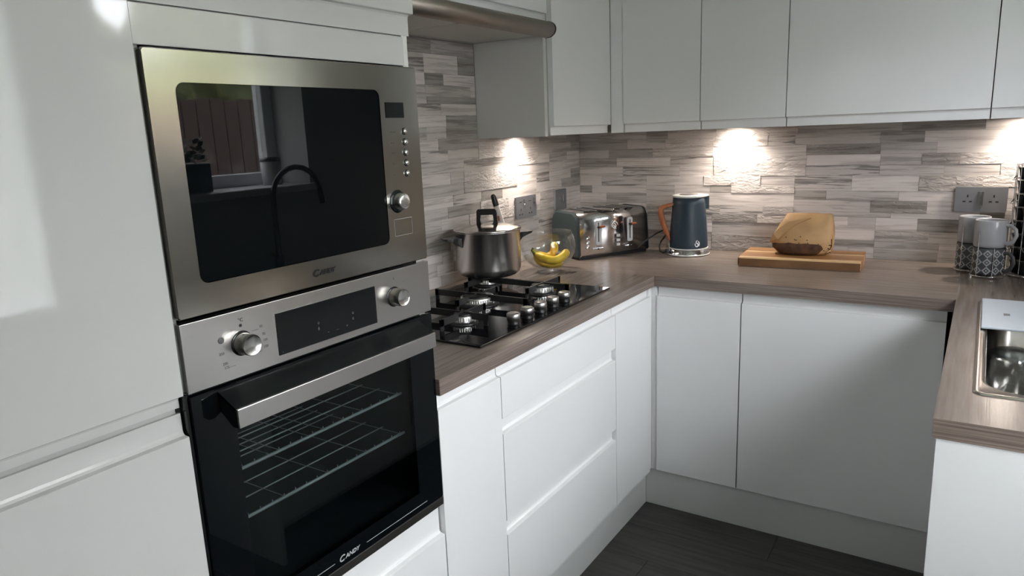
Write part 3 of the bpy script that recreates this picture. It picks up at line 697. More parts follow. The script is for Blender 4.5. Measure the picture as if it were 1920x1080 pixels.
# ------------------------------------------------------------------ oven
ov = thing('oven', 'built-in oven with a steel control panel and a black glass door, below the microwave', 'oven', (.3, -2.12, .603))
ZO1 = 1.1665
MB().box((XF-.019, OY0, 1.0585), (XF, OY1, ZO1), .0012).build('control_panel', M['steel_light'], ov)
rrect(-2.2370, -2.0010, 1.0720, 1.1445, XF, XF+.0010, .0006).build('display', M['black_satin'], ov)
for y, z, tx, sz in [(-2.150, 1.105, 'o', .009), (-2.150, 1.094, '8', .008), (-2.066, 1.104, 'o', .009), (-2.066, 1.093, '8', .008), (-2.128, 1.083, '-', .010), (-2.108, 1.083, '---', .007), (-2.083, 1.083, '+', .008), (-2.231, 1.076, '.', .012)]:
    text_mesh(tx, sz, M['dim_glyph'], 'display_glyph', ov, lambda u, v, w, y=y, z=z: (XF+.0012+w*.4, y+u, z+v), depth=.0002)
for y in (-2.3050, -1.9480):
    MB().lathe([(.0165, .0262), (.0172, .0252), (.0178, .006), (.0178, 0)], (XF, y, 1.1125), 48, axis='x').build('knob', M['steel'], ov)
    MB().lathe([(0, .0255), (.0155, .0255), (.0165, .0262)], (XF, y, 1.1125), 48, axis='x').build('knob_face', M['knob_steel'], ov)
    MB().lathe([(0, .0012), (.0195, .0012), (.0205, 0)], (XF, y, 1.1125), 32, axis='x').build('knob_collar', M['black_satin'], ov)
def ptxt(tx, y, z, sz=.0062, m='ink_grey'): text_mesh(tx, sz, M[m], 'printed_mark', ov, lambda u, v, w: (XF+.0003+w*.4, y+u, z+v), depth=.0002)
ptxt('\u00b0C', -2.3080, 1.1475, .0085, 'ink'); ptxt('50', -2.2700, 1.1290); ptxt('75', -2.2660, 1.1150); ptxt('100', -2.2655, 1.1045); ptxt('150', -2.2660, 1.0935)
ptxt('250', -2.3480, 1.1030); ptxt('200', -2.3440, 1.0860); ptxt('175', -2.3420, 1.0790)
ptxt('I', -1.9470, 1.1470, .006, 'ink'); ptxt('-', -1.9180, 1.1360, .008, 'ink')
MB().lathe([(0, .0006), (.0024, .0006), (.0026, 0)], (XF, -2.3045, 1.1415), 12, axis='x').build('printed_mark', M['ink'], ov)
MB().lathe([(0, .0012), (.0048, .0012), (.0055, 0)], (XF, -2.3420, 1.1265), 16, axis='x').build('pilot_light', M['ink_grey'], ov)
for a, b, z in ((-2.2850, -2.2720, 1.1270), (-2.3350, -2.3210, 1.0800), (-2.2810, -2.2690, 1.0895)): box('printed_mark', (XF, a, z), (XF+.0004, b, z+.0005), M['ink_grey'], ov)
# door: black frame glass around a see-through window
ZD0, ZD1 = .6245, 1.0535
GW = (-2.334, -1.915, .668, 1.000)
frame_plate(OY0, OY1, ZD0, ZD1, GW[0], GW[1], GW[2], GW[3], XF-.010, XF+.0005, .004, .003).build('door_frame_glass', M['black_glass'], ov)
rrect(GW[0], GW[1], GW[2], GW[3], XF-.005, XF+.0002, .004).build('door_window', M['oven_glass'], ov)
box('door_trim', (XF-.02, OY0, .6055), (XF, OY1, ZD0-.0005), M['steel_dark'], ov, .0008)
mb = MB()
cx0, cx1 = .10, XF-.012
mb.box((cx0-.02, OY0+.012, .612), (cx0, OY1-.012, 1.05)); mb.box((cx0, OY0+.012, .612), (cx1, OY0+.060, 1.05)); mb.box((cx0, OY1-.060, .612), (cx1, OY1-.012, 1.05))
mb.box((cx0, OY0+.06, .612), (cx1, OY1-.06, .650)); mb.box((cx0, OY0+.06, 1.012), (cx1, OY1-.06, 1.05)); mb.build('cavity', M['cavity'], ov)
def rack(x1, z, dense, y0=OY0+.064, y1_=OY1-.064):
    mb = MB(); mb.cyl((x1, y0, z), (x1, y1_, z), .0032, 8); mb.cyl((cx0+.03, y0, z), (cx0+.03, y1_, z), .002, 6)
    for i in range(7): x = cx0+.08+(x1-cx0-.09)*i/7; mb.cyl((x, y0, z), (x, y1_, z), .0014, 6)
    for i in range(dense):
        y = y0+(y1_-y0)*(i+.5)/dense; mb.cyl((x1, y, z), (x1, y, z+.007), .0011, 6)
        if i % 4 == 0: mb.cyl((cx0+.03, y, z+.002), (x1+.001, y, z+.002), .0008, 6)
    return mb
rack(XF-.045, .885, 17).build('wire_rack', M['rack'], ov)
rack(XF-.045, .795, 17).build('wire_rack', M['rack'], ov)
for k, z in enumerate((.955, .915, .860, .845, .830, .815)):
    MB().cyl((cx0+.02, OY0+.066, z), (cx1-.03, OY0+.066, z), .0018, 6).build('side_rail', M['rack'], ov)
MB().lathe([(0, .006), (.010, .004), (.013, 0)], (cx0+.001, -2.20, .97), 16, axis='x').build('cavity_lamp', M['ceramic'], ov)
# handle: black channel bar with a steel face
HZ0, HZ1 = .9965, 1.0275
hd = MB().prism([(XF, 1.0500), (XF+.0420, HZ1+.0005), (XF+.0420, HZ1-.004), (XF, 1.0440)], lambda u, a, b: (a, u, b), -2.3600, -1.8840).build('handle', M['black_satin'], ov)
for a, b in ((-2.3600, -2.3500), (-1.8940, -1.8840)):
    MB().prism([(XF, 1.0495), (XF+.0418, HZ1), (XF+.0418, HZ0), (XF+.030, HZ0), (XF, 1.020)], lambda u, p, q_: (p, u, q_), a, b).build('handle_bracket', M['black_satin'], hd)
MB().box((XF+.0422, -2.3600, HZ0), (XF+.0475, -1.8840, HZ1), .0008).build('handle_face', M['steel_light'], hd)
text_mesh('CANDY', .0115, M['ink_white'], 'lettering', ov, lambda u, v, w: (XF+.0008+w, -2.1550+u*1.12, .6365+v), shear=.28, big_first=1.5, weight=.0003)
box('printed_line', (XF+.0005, -2.0800, .6390), (XF+.0009, -1.8930, .6400), M['ink_white'], ov)
box('printed_line', (XF+.0005, -2.3500, .6390), (XF+.0009, -2.1650, .6400), M['ink_white'], ov)
box('side_trim', (XF-.019, OY0-.0055, .606), (XF-.004, OY0-.0005, 1.0585), M['black_satin'], ov)
box('body', (.06, OY0+.03, 1.058), (XF-.02, OY1-.03, 1.150), M['black_satin'], ov)

# ------------------------------------------------------------------ hob
HG = (.075, -1.606, .560, -.865)
hb = thing('gas_hob', 'black glass gas hob with five burners and a row of five knobs', 'hob', (.32, -1.235, ZT))
ZH = ZT+.0065
MB().box((HG[0], HG[1], ZT+.0002), (HG[2], HG[3], ZH), .0015).build('glass_plate', M['hob_glass'], hb)
def burner(x, y, r, name='burner'):
    mb = MB(); mb.lathe([(r*1.35, 0), (r*1.35, .004), (r*1.15, .006), (0, .006)], (x, y, ZH), 40); o = mb.build(name, M['black_enamel'], hb)
    n = 28 if r < .04 else 44; mb = MB(); ring = []
    mb.lathe([(r*.98, .006), (r*.98, .021), (r*.9, .0235), (0, .0235)], (x, y, ZH), 40)
    for i in range(n):
        a = 2*PI*i/n; c_, s_ = math.cos(a), math.sin(a)
        mb.box((-.5, -.5, -.5), (.5, .5, .5)) if False else None
        p = Vector((x+r*.985*c_, y+r*.985*s_, ZH+.0150)); mb.cyl(p-Vector((0, 0, .005)), p+Vector((0, 0, .005)), r*.05, 5)
    mb.build('burner_ring', M['burner_steel'], o)
    MB().lathe([(r*.90, .0236), (r*.90, .0265), (r*.84, .0285), (0, .0285)], (x, y, ZH), 40).build('burner_cap', M['black_enamel'], o)
    MB().cyl((x+r*1.12, y+.006, ZH+.003), (x+r*1.12, y+.006, ZH+.021), .0022, 8).build('igniter', M['ceramic'], o)
BX = [(.385, -1.440, .030), (.155, -1.430, .034), (.285, -1.235, .050), (.390, -1.025, .036), (.150, -.985, .036)]
for x, y, r in BX: burner(x, y, r)
o = MB().lathe([(.052, .006), (.052, .012), (.030, .012), (.030, .006)], (.285, -1.235, ZH+.012), 40).build('burner_crown', M['burner_steel'], hb)
def bar(mb, a, b, z1=.942, h=.019, t=.0055):
    a, b = Vector(a), Vector(b); d = (b-a).normalized(); n = Vector((-d.y, d.x))*t/2
    P = lambda p, s, z: (p.x+s*n.x, p.y+s*n.y, z)
    vs = [P(a, -1, z1-h), P(b, -1, z1-h), P(b, 1, z1-h), P(a, 1, z1-h), P(a, -1, z1), P(b, -1, z1), P(b, 1, z1), P(a, 1, z1)]
    mb.add(vs, [(0, 3, 2, 1), (4, 5, 6, 7), (0, 1, 5, 4), (1, 2, 6, 5), (2, 3, 7, 6), (3, 0, 4, 7)])
def leg(mb, x, y, dx, dy, z1=.942, w=.014, t=.0055):
    mb.box((x-(w/2 if dx else t/2), y-(w/2 if dy else t/2), ZH), (x+(w/2 if dx else t/2), y+(w/2 if dy else t/2), z1), .0004)
def grate(bars, legs, name='pan_support'):
    mb = MB()
    for a, b in bars: bar(mb, a, b)
    for l_ in legs: leg(mb, *l_)
    return mb.build(name, M['black_enamel'], hb)
def side_grate(yc, xa, xb, x1_, x2_, w):
    b = [((xa, yc), (xb, yc)), ((x1_, yc-w), (x1_, yc+w)), ((x2_, yc-w), (x2_, yc+w))]
    l_ = [(xa+.007, yc, 1, 0), (xb-.007, yc, 1, 0)]+[(x, y_, 0, 1) for x in (x1_, x2_) for y_ in (yc-w+.007, yc+w-.007)]
    return grate(b, l_)
side_grate(-1.440, .085, .468, .385, .155, .105)
side_grate(-1.010, .085, .485, .390, .150, .108)
grate([((.120, -1.235), (.468, -1.235)), ((.285, -1.345), (.285, -1.125))], [(.127, -1.235, 1, 0), (.461, -1.235, 1, 0), (.285, -1.338, 0, 1), (.285, -1.132, 0, 1)])
for y in (-1.392, -1.320, -1.248, -1.176, -1.104):
    k = MB().lathe([(0, .031), (.0165, .031), (.0188, .029), (.0190, .0110), (.0175, .0110)], (.520, y, ZH), 32).build('knob', M['hob_knob'], hb)
    MB().lathe([(.0165, .0122), (.0165, .003), (.0185, 0), (.0, 0)], (.520, y, ZH), 32).build('knob_base', M['black_plastic'], k)
    box('knob_grip', (.502, y-.0012, ZH+.031), (.538, y+.0012, ZH+.0316), M['steel_dark'], k)

# ------------------------------------------------------------------ stock pot
PX, PY, PZ = .148, -.970, .9425
R, H = .1125, .158
pot = thing('stock_pot', 'tall stainless steel stock pot with black handles on the rear burner', 'pot', (PX, PY, PZ))
MB().lathe([(0, .006), (R-.030, .006), (R-.004, .025), (R-.003, H), (R+.001, H), (R+.002, H-.002), (R, H-.004), (R-.0005, .030), (R-.004, .016), (R-.012, .006), (R-.024, .001), (R-.035, 0), (0, 0)][::1], (PX, PY, PZ), 72).build('body', M['pot_steel'], pot)
MB().lathe([(R+.0035, H+.0005), (R+.005, H+.003), (R+.003, H+.006), (R-.006, H+.007), (R-.03, H+.013), (R-.07, H+.019), (0, H+.021), (0, H+.0185), (R-.07, H+.0165), (R-.006, H+.0045), (R-.002, H+.0005)], (PX, PY, PZ), 72).build('lid', mat('lid_steel', (.66, .62, .59), .16, 1.0), pot)
ha = Vector((.88, .47, 0)).normalized(); hn = Vector((-ha.y, ha.x, 0))
def polyprism(pts, axis_u, axis_v, c, w, t):
    """outline in (u,v) planes swept along w by +-t"""
    return MB().prism(pts, lambda s, a, b: tuple(Vector(c)+axis_u*a+axis_v*b+w*s), -t, t)
Z_ = Vector((0, 0, 1))
outer = [(-.036, .002), (-.034, .050), (-.029, .056), (.029, .056), (.034, .050), (.038, .002), (.020, .002), (.024, .018), (.022, .036), (-.020, .036), (-.023, .018), (-.018, .002)]
polyprism(outer, ha, Z_, (PX, PY, PZ+H+.015), hn, .0095).build('lid_handle', M['black_plastic'], pot)
for sgn, dv in ((1, Vector((-.50, -.866, 0))), (-1, Vector((.50, .866, 0)))):
    w_ = Vector((-dv.y, dv.x, 0)); c0 = Vector((PX, PY, PZ+H-.030))+dv*(R-.003)
    mb = MB()
    secs = [(0, .030, -.020, .012), (.012, .028, -.006, .013), (.030, .030, .001, .012), (.050, .026, .006, .013), (.058, .018, .008, .013)]
    vs = []
    for d, hw, zl, zh in secs:
        for q_, z in ((-hw, zl), (hw, zl), (hw, zh), (-hw, zh)): vs.append(tuple(c0+dv*d+w_*q_+Z_*z))
    fs = [(3, 2, 1, 0), (16, 17, 18, 19)]
    for i in range(4):
        for k in range(4): fs.append((i*4+k, i*4+(k+1) % 4, (i+1)*4+(k+1) % 4, (i+1)*4+k))
    mb.add(vs, fs).build('side_handle', M['black_plastic'], pot)

# lighter behind the pot
lt = thing('gas_lighter', 'cream gas lighter with a black tip leaning on the tiles behind the pot', 'lighter', (.05, -.73, ZT))
top = Vector((.014, -.735, 1.198)); bot = Vector((.055, -.665, ZT+.008)); ax = (bot-top).normalized()
MB().tube([top+ax*.045, top+ax*.10, top+ax*.20, bot], .013, 12, radii=[.0115, .0125, .014, .012], flat=.8).build('body', M['lighter_white'], lt)
MB().tube([top, top+ax*.006, top+ax*.03, top+ax*.046], .012, 12, radii=[.005, .0095, .0115, .0118], flat=.8).build('tip', M['black_plastic'], lt)
MB().tube([top+ax*.085+Vector((.006, -.014, 0)), top+ax*.105+Vector((.006, -.018, 0))], .005, 8).build('trigger', M['red_brown'], lt)

# ------------------------------------------------------------------ sockets
def rplate(name, parent, u0, u1, z0, z1, fn, m, d0=.0, d1=.008, r=.004):
    pts = []
    for cx, cy, s in ((u1-r, z1-r, 0), (u0+r, z1-r, 1), (u0+r, z0+r, 2), (u1-r, z0+r, 3)):
        for i in range(5): a = (s+i/4)*PI/2; pts.append((cx+r*math.cos(a), cy+r*math.sin(a)))
    return MB().prism(pts, lambda d, a, b: fn(a, d, b), d0, d1).build(name, m, parent)
LW = lambda u, d, z: (.0035+d, u, z)
BW = lambda u, d, z: (u, -.0035-d, z)
def pins(parent, u, z, fn):
    for du, dz, w, h_ in ((0, .011, .0022, .0045), (-.0095, -.008, .0045, .0022), (.0095, -.008, .0045, .0022)):
        rplate('pin_hole', parent, u+du-w, u+du+w, z+dz-h_, z+dz+h_, fn, M['socket_dark'], .008, .0084, .0006)
s1 = thing('wall_socket', 'grey double plug socket with USB ports on the tiles right behind the stock pot', 'socket', (0, -.49, 1.12))
rplate('plate', s1, -.5690, -.4160, 1.0820, 1.1700, LW, M['socket'], .0, .008)
for du in (-.535, -.462): pins(s1, du, 1.106, LW)
for du in (-.512, -.437): rplate('switch', s1, du-.004, du+.004, 1.134, 1.158, LW, M['chrome'], .008, .012, .001)
for du in (-.540, -.530, -.470, -.460): rplate('usb_port', s1, du-.0035, du+.0035, 1.146, 1.149, LW, M['socket_dark'], .008, .0084, .0006)
s2 = thing('wall_switch', 'grey single switch plate on the tiles above the toaster', 'switch', (0, -.2, 1.12))
rplate('plate', s2, -.2520, -.1540, 1.0830, 1.1720, LW, M['socket'], .0, .008)
rplate('switch', s2, -.196, -.189, 1.118, 1.146, LW, M['chrome'], .008, .013, .001)
rplate('marking', s2, -.214, -.211, 1.126, 1.136, LW, M['ceramic'], .008, .0084, .0006)
s3 = thing('wall_socket', 'grey double plug socket on the back wall above the mugs', 'socket', (1.567, 0, 1.13))
rplate('plate', s3, 1.4910, 1.6450, 1.0900, 1.1765, BW, M['socket'], .0, .009, .005)
for du in (1.529, 1.606): pins(s3, du, 1.134, lambda u, d, z: (u, -.0045-d, z))
for du in (1.562, 1.573): rplate('switch', s3, du-.0025, du+.0025, 1.114, 1.160, BW, M['chrome'], .009, .013, .001)

# ------------------------------------------------------------------ fruit bowl and bananas
FX, FY = .207, -.662
fb = thing('glass_fruit_bowl', 'round clear glass bowl holding bananas, between the pot and the toaster', 'bowl', (FX, FY, ZT))
outp = [(0, 0), (.040, 0), (.043, .003), (.036, .008), (.034, .012), (.060, .022), (.086, .042), (.101, .070), (.105, .095), (.101, .122), (.092, .150)]
inn = [(.090, .150), (.099, .122), (.1028, .095), (.0988, .070), (.084, .044), (.058, .0255), (.030, .017), (0, .016)]
MB().lathe(outp+inn, (FX, FY, ZT+.0004), 64).build('bowl', M['bowl_glass'], fb)
def banana(pts, rmax, name_l, loc=None):
    b = thing('banana', name_l, 'banana', tuple(pts[0]), 0)
    P = [Vector(p) for p in pts]; out = []; N = 22
    def cat(i, f):
        p0, p1, p2, p3 = P[max(i-1, 0)], P[i], P[min(i+1, len(P)-1)], P[min(i+2, len(P)-1)]
        return .5*((2*p1)+(-p0+p2)*f+(2*p0-5*p1+4*p2-p3)*f*f+(-p0+3*p1-3*p2+p3)*f**3)
    for k in range(N+1):
        s_ = k/N*(len(P)-1); i = min(int(s_), len(P)-2); out.append(cat(i, s_-i))
    def rad(k):
        s_ = k/N
        if s_ < .16: return rmax*(.28+.12*s_/.16)
        if s_ < .34: return rmax*(.40+.58*math.sin((s_-.16)/.18*PI/2))
        if s_ > .86: return rmax*max(.25, math.cos((s_-.86)/.14*1.25))
        return rmax
    rs = [rad(k) for k in range(N+1)]
    a, c_ = int(N*.04), int(N*.22)
    MB().tube(out[c_:], 1, 7, radii=rs[c_:]).build('fruit', M['banana'], b)
    MB().tube(out[a:c_+1], 1, 7, radii=rs[a:c_+1]).build('neck', M['banana_green'], b)
    MB().tube(out[:a+2], 1, 7, radii=[r*1.08 for r in rs[:a+2]]).build('stem', M['banana_tip'], b)
RT = Vector((.834, .552, 0)); FD = Vector((-.552, .834, 0))      # screen-right and depth at the bowl
def bp(u, d, z): return Vector((FX, FY, ZT))+RT*u+FD*d+Z_*z
banana([bp(-.062, -.010, .086), bp(-.045, -.018, .068), bp(-.012, -.036, .054), bp(.028, -.040, .048), bp(.062, -.020, .064), bp(.066, -.004, .078)], .0165, 'banana lying lengthwise at the front of the bunch in the glass bowl')
banana([bp(-.060, .004, .085), bp(-.048, .000, .062), bp(-.028, -.012, .038), bp(.000, -.020, .030), bp(.034, -.014, .029), bp(.050, .000, .034)], .0160, 'lowest banana of the bunch, on the floor of the glass bowl')
banana([bp(-.060, .012, .087), bp(-.036, .020, .066), bp(-.008, .022, .052), bp(.018, .026, .060), bp(.026, .022, .088), bp(.018, .018, .104)], .0155, 'banana at the back of the bowl with its tip pointing up')

# ------------------------------------------------------------------ toaster
TA = Vector((.214, -.431)); TB = Vector((.392, -.118)); tdir = (TB-TA).normalized(); TL_ = (TB-TA).length; TD = .212; THt = .192
ang = math.atan2(tdir.y, tdir.x)
to = thing('toaster', 'chrome four-slice toaster with dark teal ends and copper levers', 'toaster', (TA.x, TA.y, ZT), ang)
# local: x along the front, y into the depth, z up
def tprof(r=.045, inset=0., y1_=TD):
    pts = [(inset+.004, .012), (inset-.002, .020)]
    pts += [(inset+.006, THt-r)]
    for i in range(1, 8): a = i/8*PI/2; pts.append((inset+.006*(1-i/8)+r-r*math.cos(a), THt-inset-r+r*math.sin(a)))
    pts += [(inset+r, THt-inset), (y1_-inset-r, THt-inset)]
    for i in range(1, 8): a = i/8*PI/2; pts.append((y1_-inset-r+r*math.sin(a), THt-inset-r+r*math.cos(a)))
    pts += [(y1_-inset, THt-r), (y1_-inset-.001, .020), (y1_-inset-.006, .012)]
    return pts
TX = lambda u, a, b: (u, a, b)
body = MB().prism(tprof(.045), TX, .0102, TL_-.0102).build('body', M['toaster_steel'], to, False)
for f in body.data.polygons: f.use_smooth = abs(f.normal.x) < .5
for a, b in ((0, .010), (TL_-.010, TL_)):
    inner, outer_ = (a, b) if a > .1 else (b, a); s_ = .006 if a > .1 else -.006
    e_ = MB(); p0 = tprof(.047, -.0012); p1 = tprof(.050, .006); n_p = len(p0)
    ring = [(inner, y, z) for y, z in p0]+[(outer_-s_, y, z) for y, z in p0]+[(outer_, y, z) for y, z in p1]
    fs = []
    for k in range(2):
        for i in range(n_p): fs.append((k*n_p+i, k*n_p+(i+1) % n_p, (k+1)*n_p+(i+1) % n_p, (k+1)*n_p+i))
    fs += [tuple(range(n_p)), tuple(range(2*n_p, 3*n_p))]
    e_.add(ring, fs).build('end_panel', M['teal'], to, False)
box('base', (.010, .008, .001), (TL_-.010, TD-.008, .0125), M['black_plastic'], to, .002, world=False)
for x in (.062, .127, .213, .278):
    s_ = box('slot', (x-.014, .030, THt-.004), (x+.014, TD-.030, THt+.0006), M['socket_dark'], to, .0, world=False)
    mb = MB()
    for xx in (x-.015, x+.015): mb.cyl((xx, .028, THt+.001), (xx, TD-.028, THt+.001), .0022, 8)
    mb.build('slot_rim', M['chrome'], s_, False)
for x in (.098, .256):
    pts = []
    for cx, cz, k in ((x+.005, .148, 0), (x-.005, .148, 1), (x-.005, .064, 2), (x+.005, .064, 3)):
        for i in range(7): a = (k+i/6)*PI/2; pts.append((cx+.0085*math.cos(a), cz+.0085*math.sin(a)))
    pl_ = MB().prism(pts, lambda d, a, b: (a, d, b), -.0030, .0005).build('lever_plate', M['ceramic'], to, False)
    box('lever_slot', (x-.0022, -.0036, .068), (x+.0022, -.0028, .148), M['socket_dark'], pl_, 0, world=False)
    lv = MB().box((x-.002, -.020, .1275), (x+.022, -.010, .1350), .002).build('lever', M['copper'], to, False)
    MB().box((x-.006, -.012, .1245), (x+.010, -.003, .1330), .001).build('lever_stem', M['black_plastic'], lv, False)
    MB().box((x-.030, -.0065, .0375), (x+.022, -.0005, .0430), .001).build('browning_slider', M['chrome'], to, False)
    MB().box((x-.008, -.0085, .0370), (x+.000, -.0060, .0435), .0008).build('slider_knob', M['black_plastic'], to, False)
    for i in range(5): MB().cyl((x-.006+i*.006, -.0004, .0490), (x-.006+i*.006, .0004, .0490), .0011, 8).build('printed_dot', M['ink'], to, False)
for x, w in ((.045, .0105), (.196, .0095)):
    for i in range(3):
        z = (.085, .066, .048)[i]
        if x < .1: MB().lathe([(0, -.004), (.0085, -.004), (.0095, 0)], (x, 0, z), 20, axis='y').build('button', M['chrome'], to, False)
        else: MB().box((x-w, -.0040, z-.0055), (x+w, .0, z+.0055), .0015).build('button', M['ceramic'], to, False)
# round emblem: a ring with a curved figure inside
mb = MB(); ex, ez = .180, .1300
mb.tube([(ex+.014*math.cos(a), -.0016, ez+.014*math.sin(a)) for a in [2*PI*i/28 for i in range(24)]], .0015, 6)
mb.tube([(ex+.001, -.0018, ez+.020), (ex-.006, -.0018, ez+.015), (ex-.006, -.0018, ez+.009), (ex+.003, -.0018, ez+.003), (ex+.007, -.0018, ez-.004), (ex+.000, -.0018, ez-.010), (ex-.008, -.0018, ez-.007)], .0020, 6)
mb.tube([(ex-.009, -.0018, ez+.002), (ex-.002, -.0018, ez-.004), (ex+.004, -.0018, ez-.005)], .0016, 6)
mb.build('emblem', M['logo_white'], to, False)

# ------------------------------------------------------------------ kettle
KX, KY = .566, -.125
kt = thing('kettle', 'slate-blue electric kettle with an orange-brown wood handle', 'kettle', (KX, KY, ZT), math.atan2(RT.y, RT.x))
# local x = towards the spout
MB().lathe([(0, .002), (.078, .002), (.083, .004), (.084, .008), (.080, .011), (.080, .026), (.0, .026)], (0, 0, 0), 56).build('base', M['chrome'], kt, False)
mb = MB(); mb.lathe([(.0825, .001), (.086, .003), (.086, .006), (.0825, .008)], (0, 0, 0), 56, close=True); mb.lathe([(.078, .026), (.0805, .028), (.079, .031), (.074, .031)], (0, 0, 0), 56, close=True); mb.build('base_ring', M['kettle_rim'], kt, False)
prof = [(0, .031), (.0765, .031), (.0775, .035), (.0765, .060), (.0735, .11), (.0695, .16), (.0655, .21), (.0635, .236), (.0, .236)]
MB().lathe(prof, (0, 0, 0), 56).build('body', M['kettle'], kt, False)
def kring(r, z, sp):  # rim with a pointed pouring lip
    return [(r*math.cos(a)+(sp*max(0, math.cos(a))**12), r*math.sin(a), z) for a in [2*PI*i/56 for i in range(56)]]
mb = MB(); rs = [kring(.0635, .236, .012), kring(.0660, .239, .014), kring(.0655, .2435, .014), kring(.058, .2455, .004), kring(.040, .2455, 0)]
vs = [p for r_ in rs for p in r_]; fs = [(k*56+i, k*56+(i+1) % 56, (k+1)*56+(i+1) % 56, (k+1)*56+i) for k in range(4) for i in range(56)]+[tuple(range(4*56, 5*56))]
mb.add(vs, fs, False).build('rim', M['kettle_rim'], kt, False)
MB().lathe([(0, .2475), (.036, .2475), (.039, .2455)], (0, 0, 0), 40).build('lid', M['pot_steel'], kt, False)
MB().prism([(.055, -.016), (.0815, -.007), (.0815, .007), (.055, .016)], lambda z, a, b: (a, b, z), .186, .2365).build('spout', M['kettle'], kt, False)
hp = [(-.058, 0, .208), (-.080, 0, .2045), (-.102, 0, .199), (-.113, 0, .193), (-.1155, 0, .182), (-.112, 0, .158), (-.104, 0, .130), (-.093, 0, .100), (-.083, 0, .080), (-.076, 0, .060)]
MB().tube(hp, .01, 14, radii=[.0085, .0088, .0095, .0115, .0120, .0118, .0115, .0105, .0085, .0050], flat=1.0).build('handle', M['orange_wood'], kt, False)
mb = MB(); mb.cyl((-.070, 0, .203), (-.060, 0, .205), .0095, 14); mb.build('handle_mount', M['black_plastic'], kt, False)
# front emblem, seen on the side facing the room
def kf(u, v, rad=.0775): a = -1.36+u/rad; r_ = rad+.0007; return (r_*math.cos(a), r_*math.sin(a), .050+v)
mb = MB(); N = 18
mb.tube([kf(*p) for p in [(.002, .016), (-.004, .013), (-.005, .008), (.000, .004), (.005, -.001), (.003, -.007), (-.003, -.008)]], .0018, 6, radii=[.0012, .0018, .0022, .0026, .0032, .0030, .0018])
mb.tube([kf(*p) for p in [(-.008, .004), (-.0085, -.002), (-.005, -.008), (.001, -.010)]], .0022, 6)
mb.tube([kf(*p) for p in [(.005, .012), (.009, .006), (.0095, -.001), (.007, -.007)]], .0020, 6)
mb.build('emblem', M['logo_white'], kt, False)
MB().tube([(-.081, -.012, .018), (-.081, -.006, .030), (-.079, 0, .036), (-.0785, .004, .050)], .0018, 6).build('level_window', M['ceramic'], kt, False)
MB().box((-.096, -.012, .010), (-.078, .004, .024), .003).build('cable_plug', M['black_plastic'], kt, False)
cb = thing('kettle_cable', 'black power cable looping behind the kettle towards the toaster', 'cable', (.5, -.1, ZT))
kp = lambda u, d, z: tuple(Vector((KX, KY, ZT))+RT*u+FD*d+Z_*z)
MB().tube([kp(-.092, -.004, .014), kp(-.104, .000, .008), kp(-.115, .010, .014), kp(-.116, .022, .034), kp(-.106, .034, .052), kp(-.092, .046, .064), kp(-.080, .060, .075), kp(-.090, .068, .094), kp(-.120, .060, .082), kp(-.150, .050, .066), kp(-.175, .046, .050), kp(-.200, .040, .030)], .0033, 8).build('cable', M['cable'], cb)

# ------------------------------------------------------------------ chopping board and bread
br = thing('chopping_board', 'thick striped acacia chopping board under the wrapped loaf', 'chopping board', (.8240, -.3120, ZT), math.radians(4.0))
BL, BD, BH = .4180, .232, .034
nst = 9; wst = BD/nst
for i in range(nst):
    mb = MB(); mb.box((.0 if i else .003, i*wst+.0001, .0005), (BL if i else BL-.003, (i+1)*wst-.0001, BH), .0006)
    mb.build('board_strip', M['board_pale'] if i in (0, 5) else M['board'], br, False)
mb = MB().box((-.0008, .0015, .003), (.0, BD-.0015, BH-.004)); mb.build('end_grain', M['board_edge'], br, False)
box('edge_face', (.003, -.0010, .0005), (BL-.003, .0, BH-.005), M['board_edge'], br, .0003, world=False)
lf = thing('wrapped_loaf', 'dark seeded loaf of bread wrapped in brown paper on the chopping board', 'bread', (1.022, -.155, ZT+BH), math.radians(5))
ZL = 0
def lump(name, secs, m, seed, nz=.004, parent=lf, n=40, e=3.2):
    """stack of rounded-rectangle rings: (z, cx, halfwidth, cy, halfdepth)"""
    vs = []; fs = []
    for (z, cx, hw, cy, hd) in secs:
        for i in range(n):
            a = 2*PI*i/n; c_, s_ = math.cos(a), math.sin(a); k = (abs(c_)**e+abs(s_)**e)**(-1/e)
            p = Vector((cx+hw*k*c_, cy+hd*k*s_, z)); q_ = noise.noise(p*28+Vector((seed, 0, 0)))*nz+noise.noise(p*75+Vector((0, seed, 0)))*nz*.4
            vs.append((p.x+q_*c_, p.y+q_*s_, p.z+q_*.5))
    m_ = len(secs)
    for j in range(m_-1):
        for i in range(n): fs.append((j*n+i, j*n+(i+1) % n, (j+1)*n+(i+1) % n, (j+1)*n+i))
    fs += [tuple(range(n)), tuple(range((m_-1)*n, m_*n))]
    return MB().add(vs, fs, True).build(name, m, parent, False)
lump('loaf', [(.003, -.008, .066, -.016, .046), (.012, -.008, .080, -.016, .052), (.026, -.010, .096, -.014, .056), (.040, -.010, .097, -.012, .058), (.055, -.008, .090, -.008, .055), (.09, .0, .070, 0, .045)], M['crust'], 1.3, .003)
lump('paper_wrap', [(.002, .000, .086, .0, .050), (.014, .001, .101, 0, .057), (.030, -.002, .107, 0, .060), (.044, -.004, .109, 0, .0665), (.052, -.004, .108, 0, .069), (.066, -.002, .106, 0, .068), (.084, .003, .100, .0, .064), (.102, .007, .095, .002, .058), (.120, .011, .089, .004, .049), (.134, .014, .084, .006, .038), (.1445, .016, .080, .008, .026), (.148, .016, .077, .008, .018)], M['paper'], 4.1, .0055)
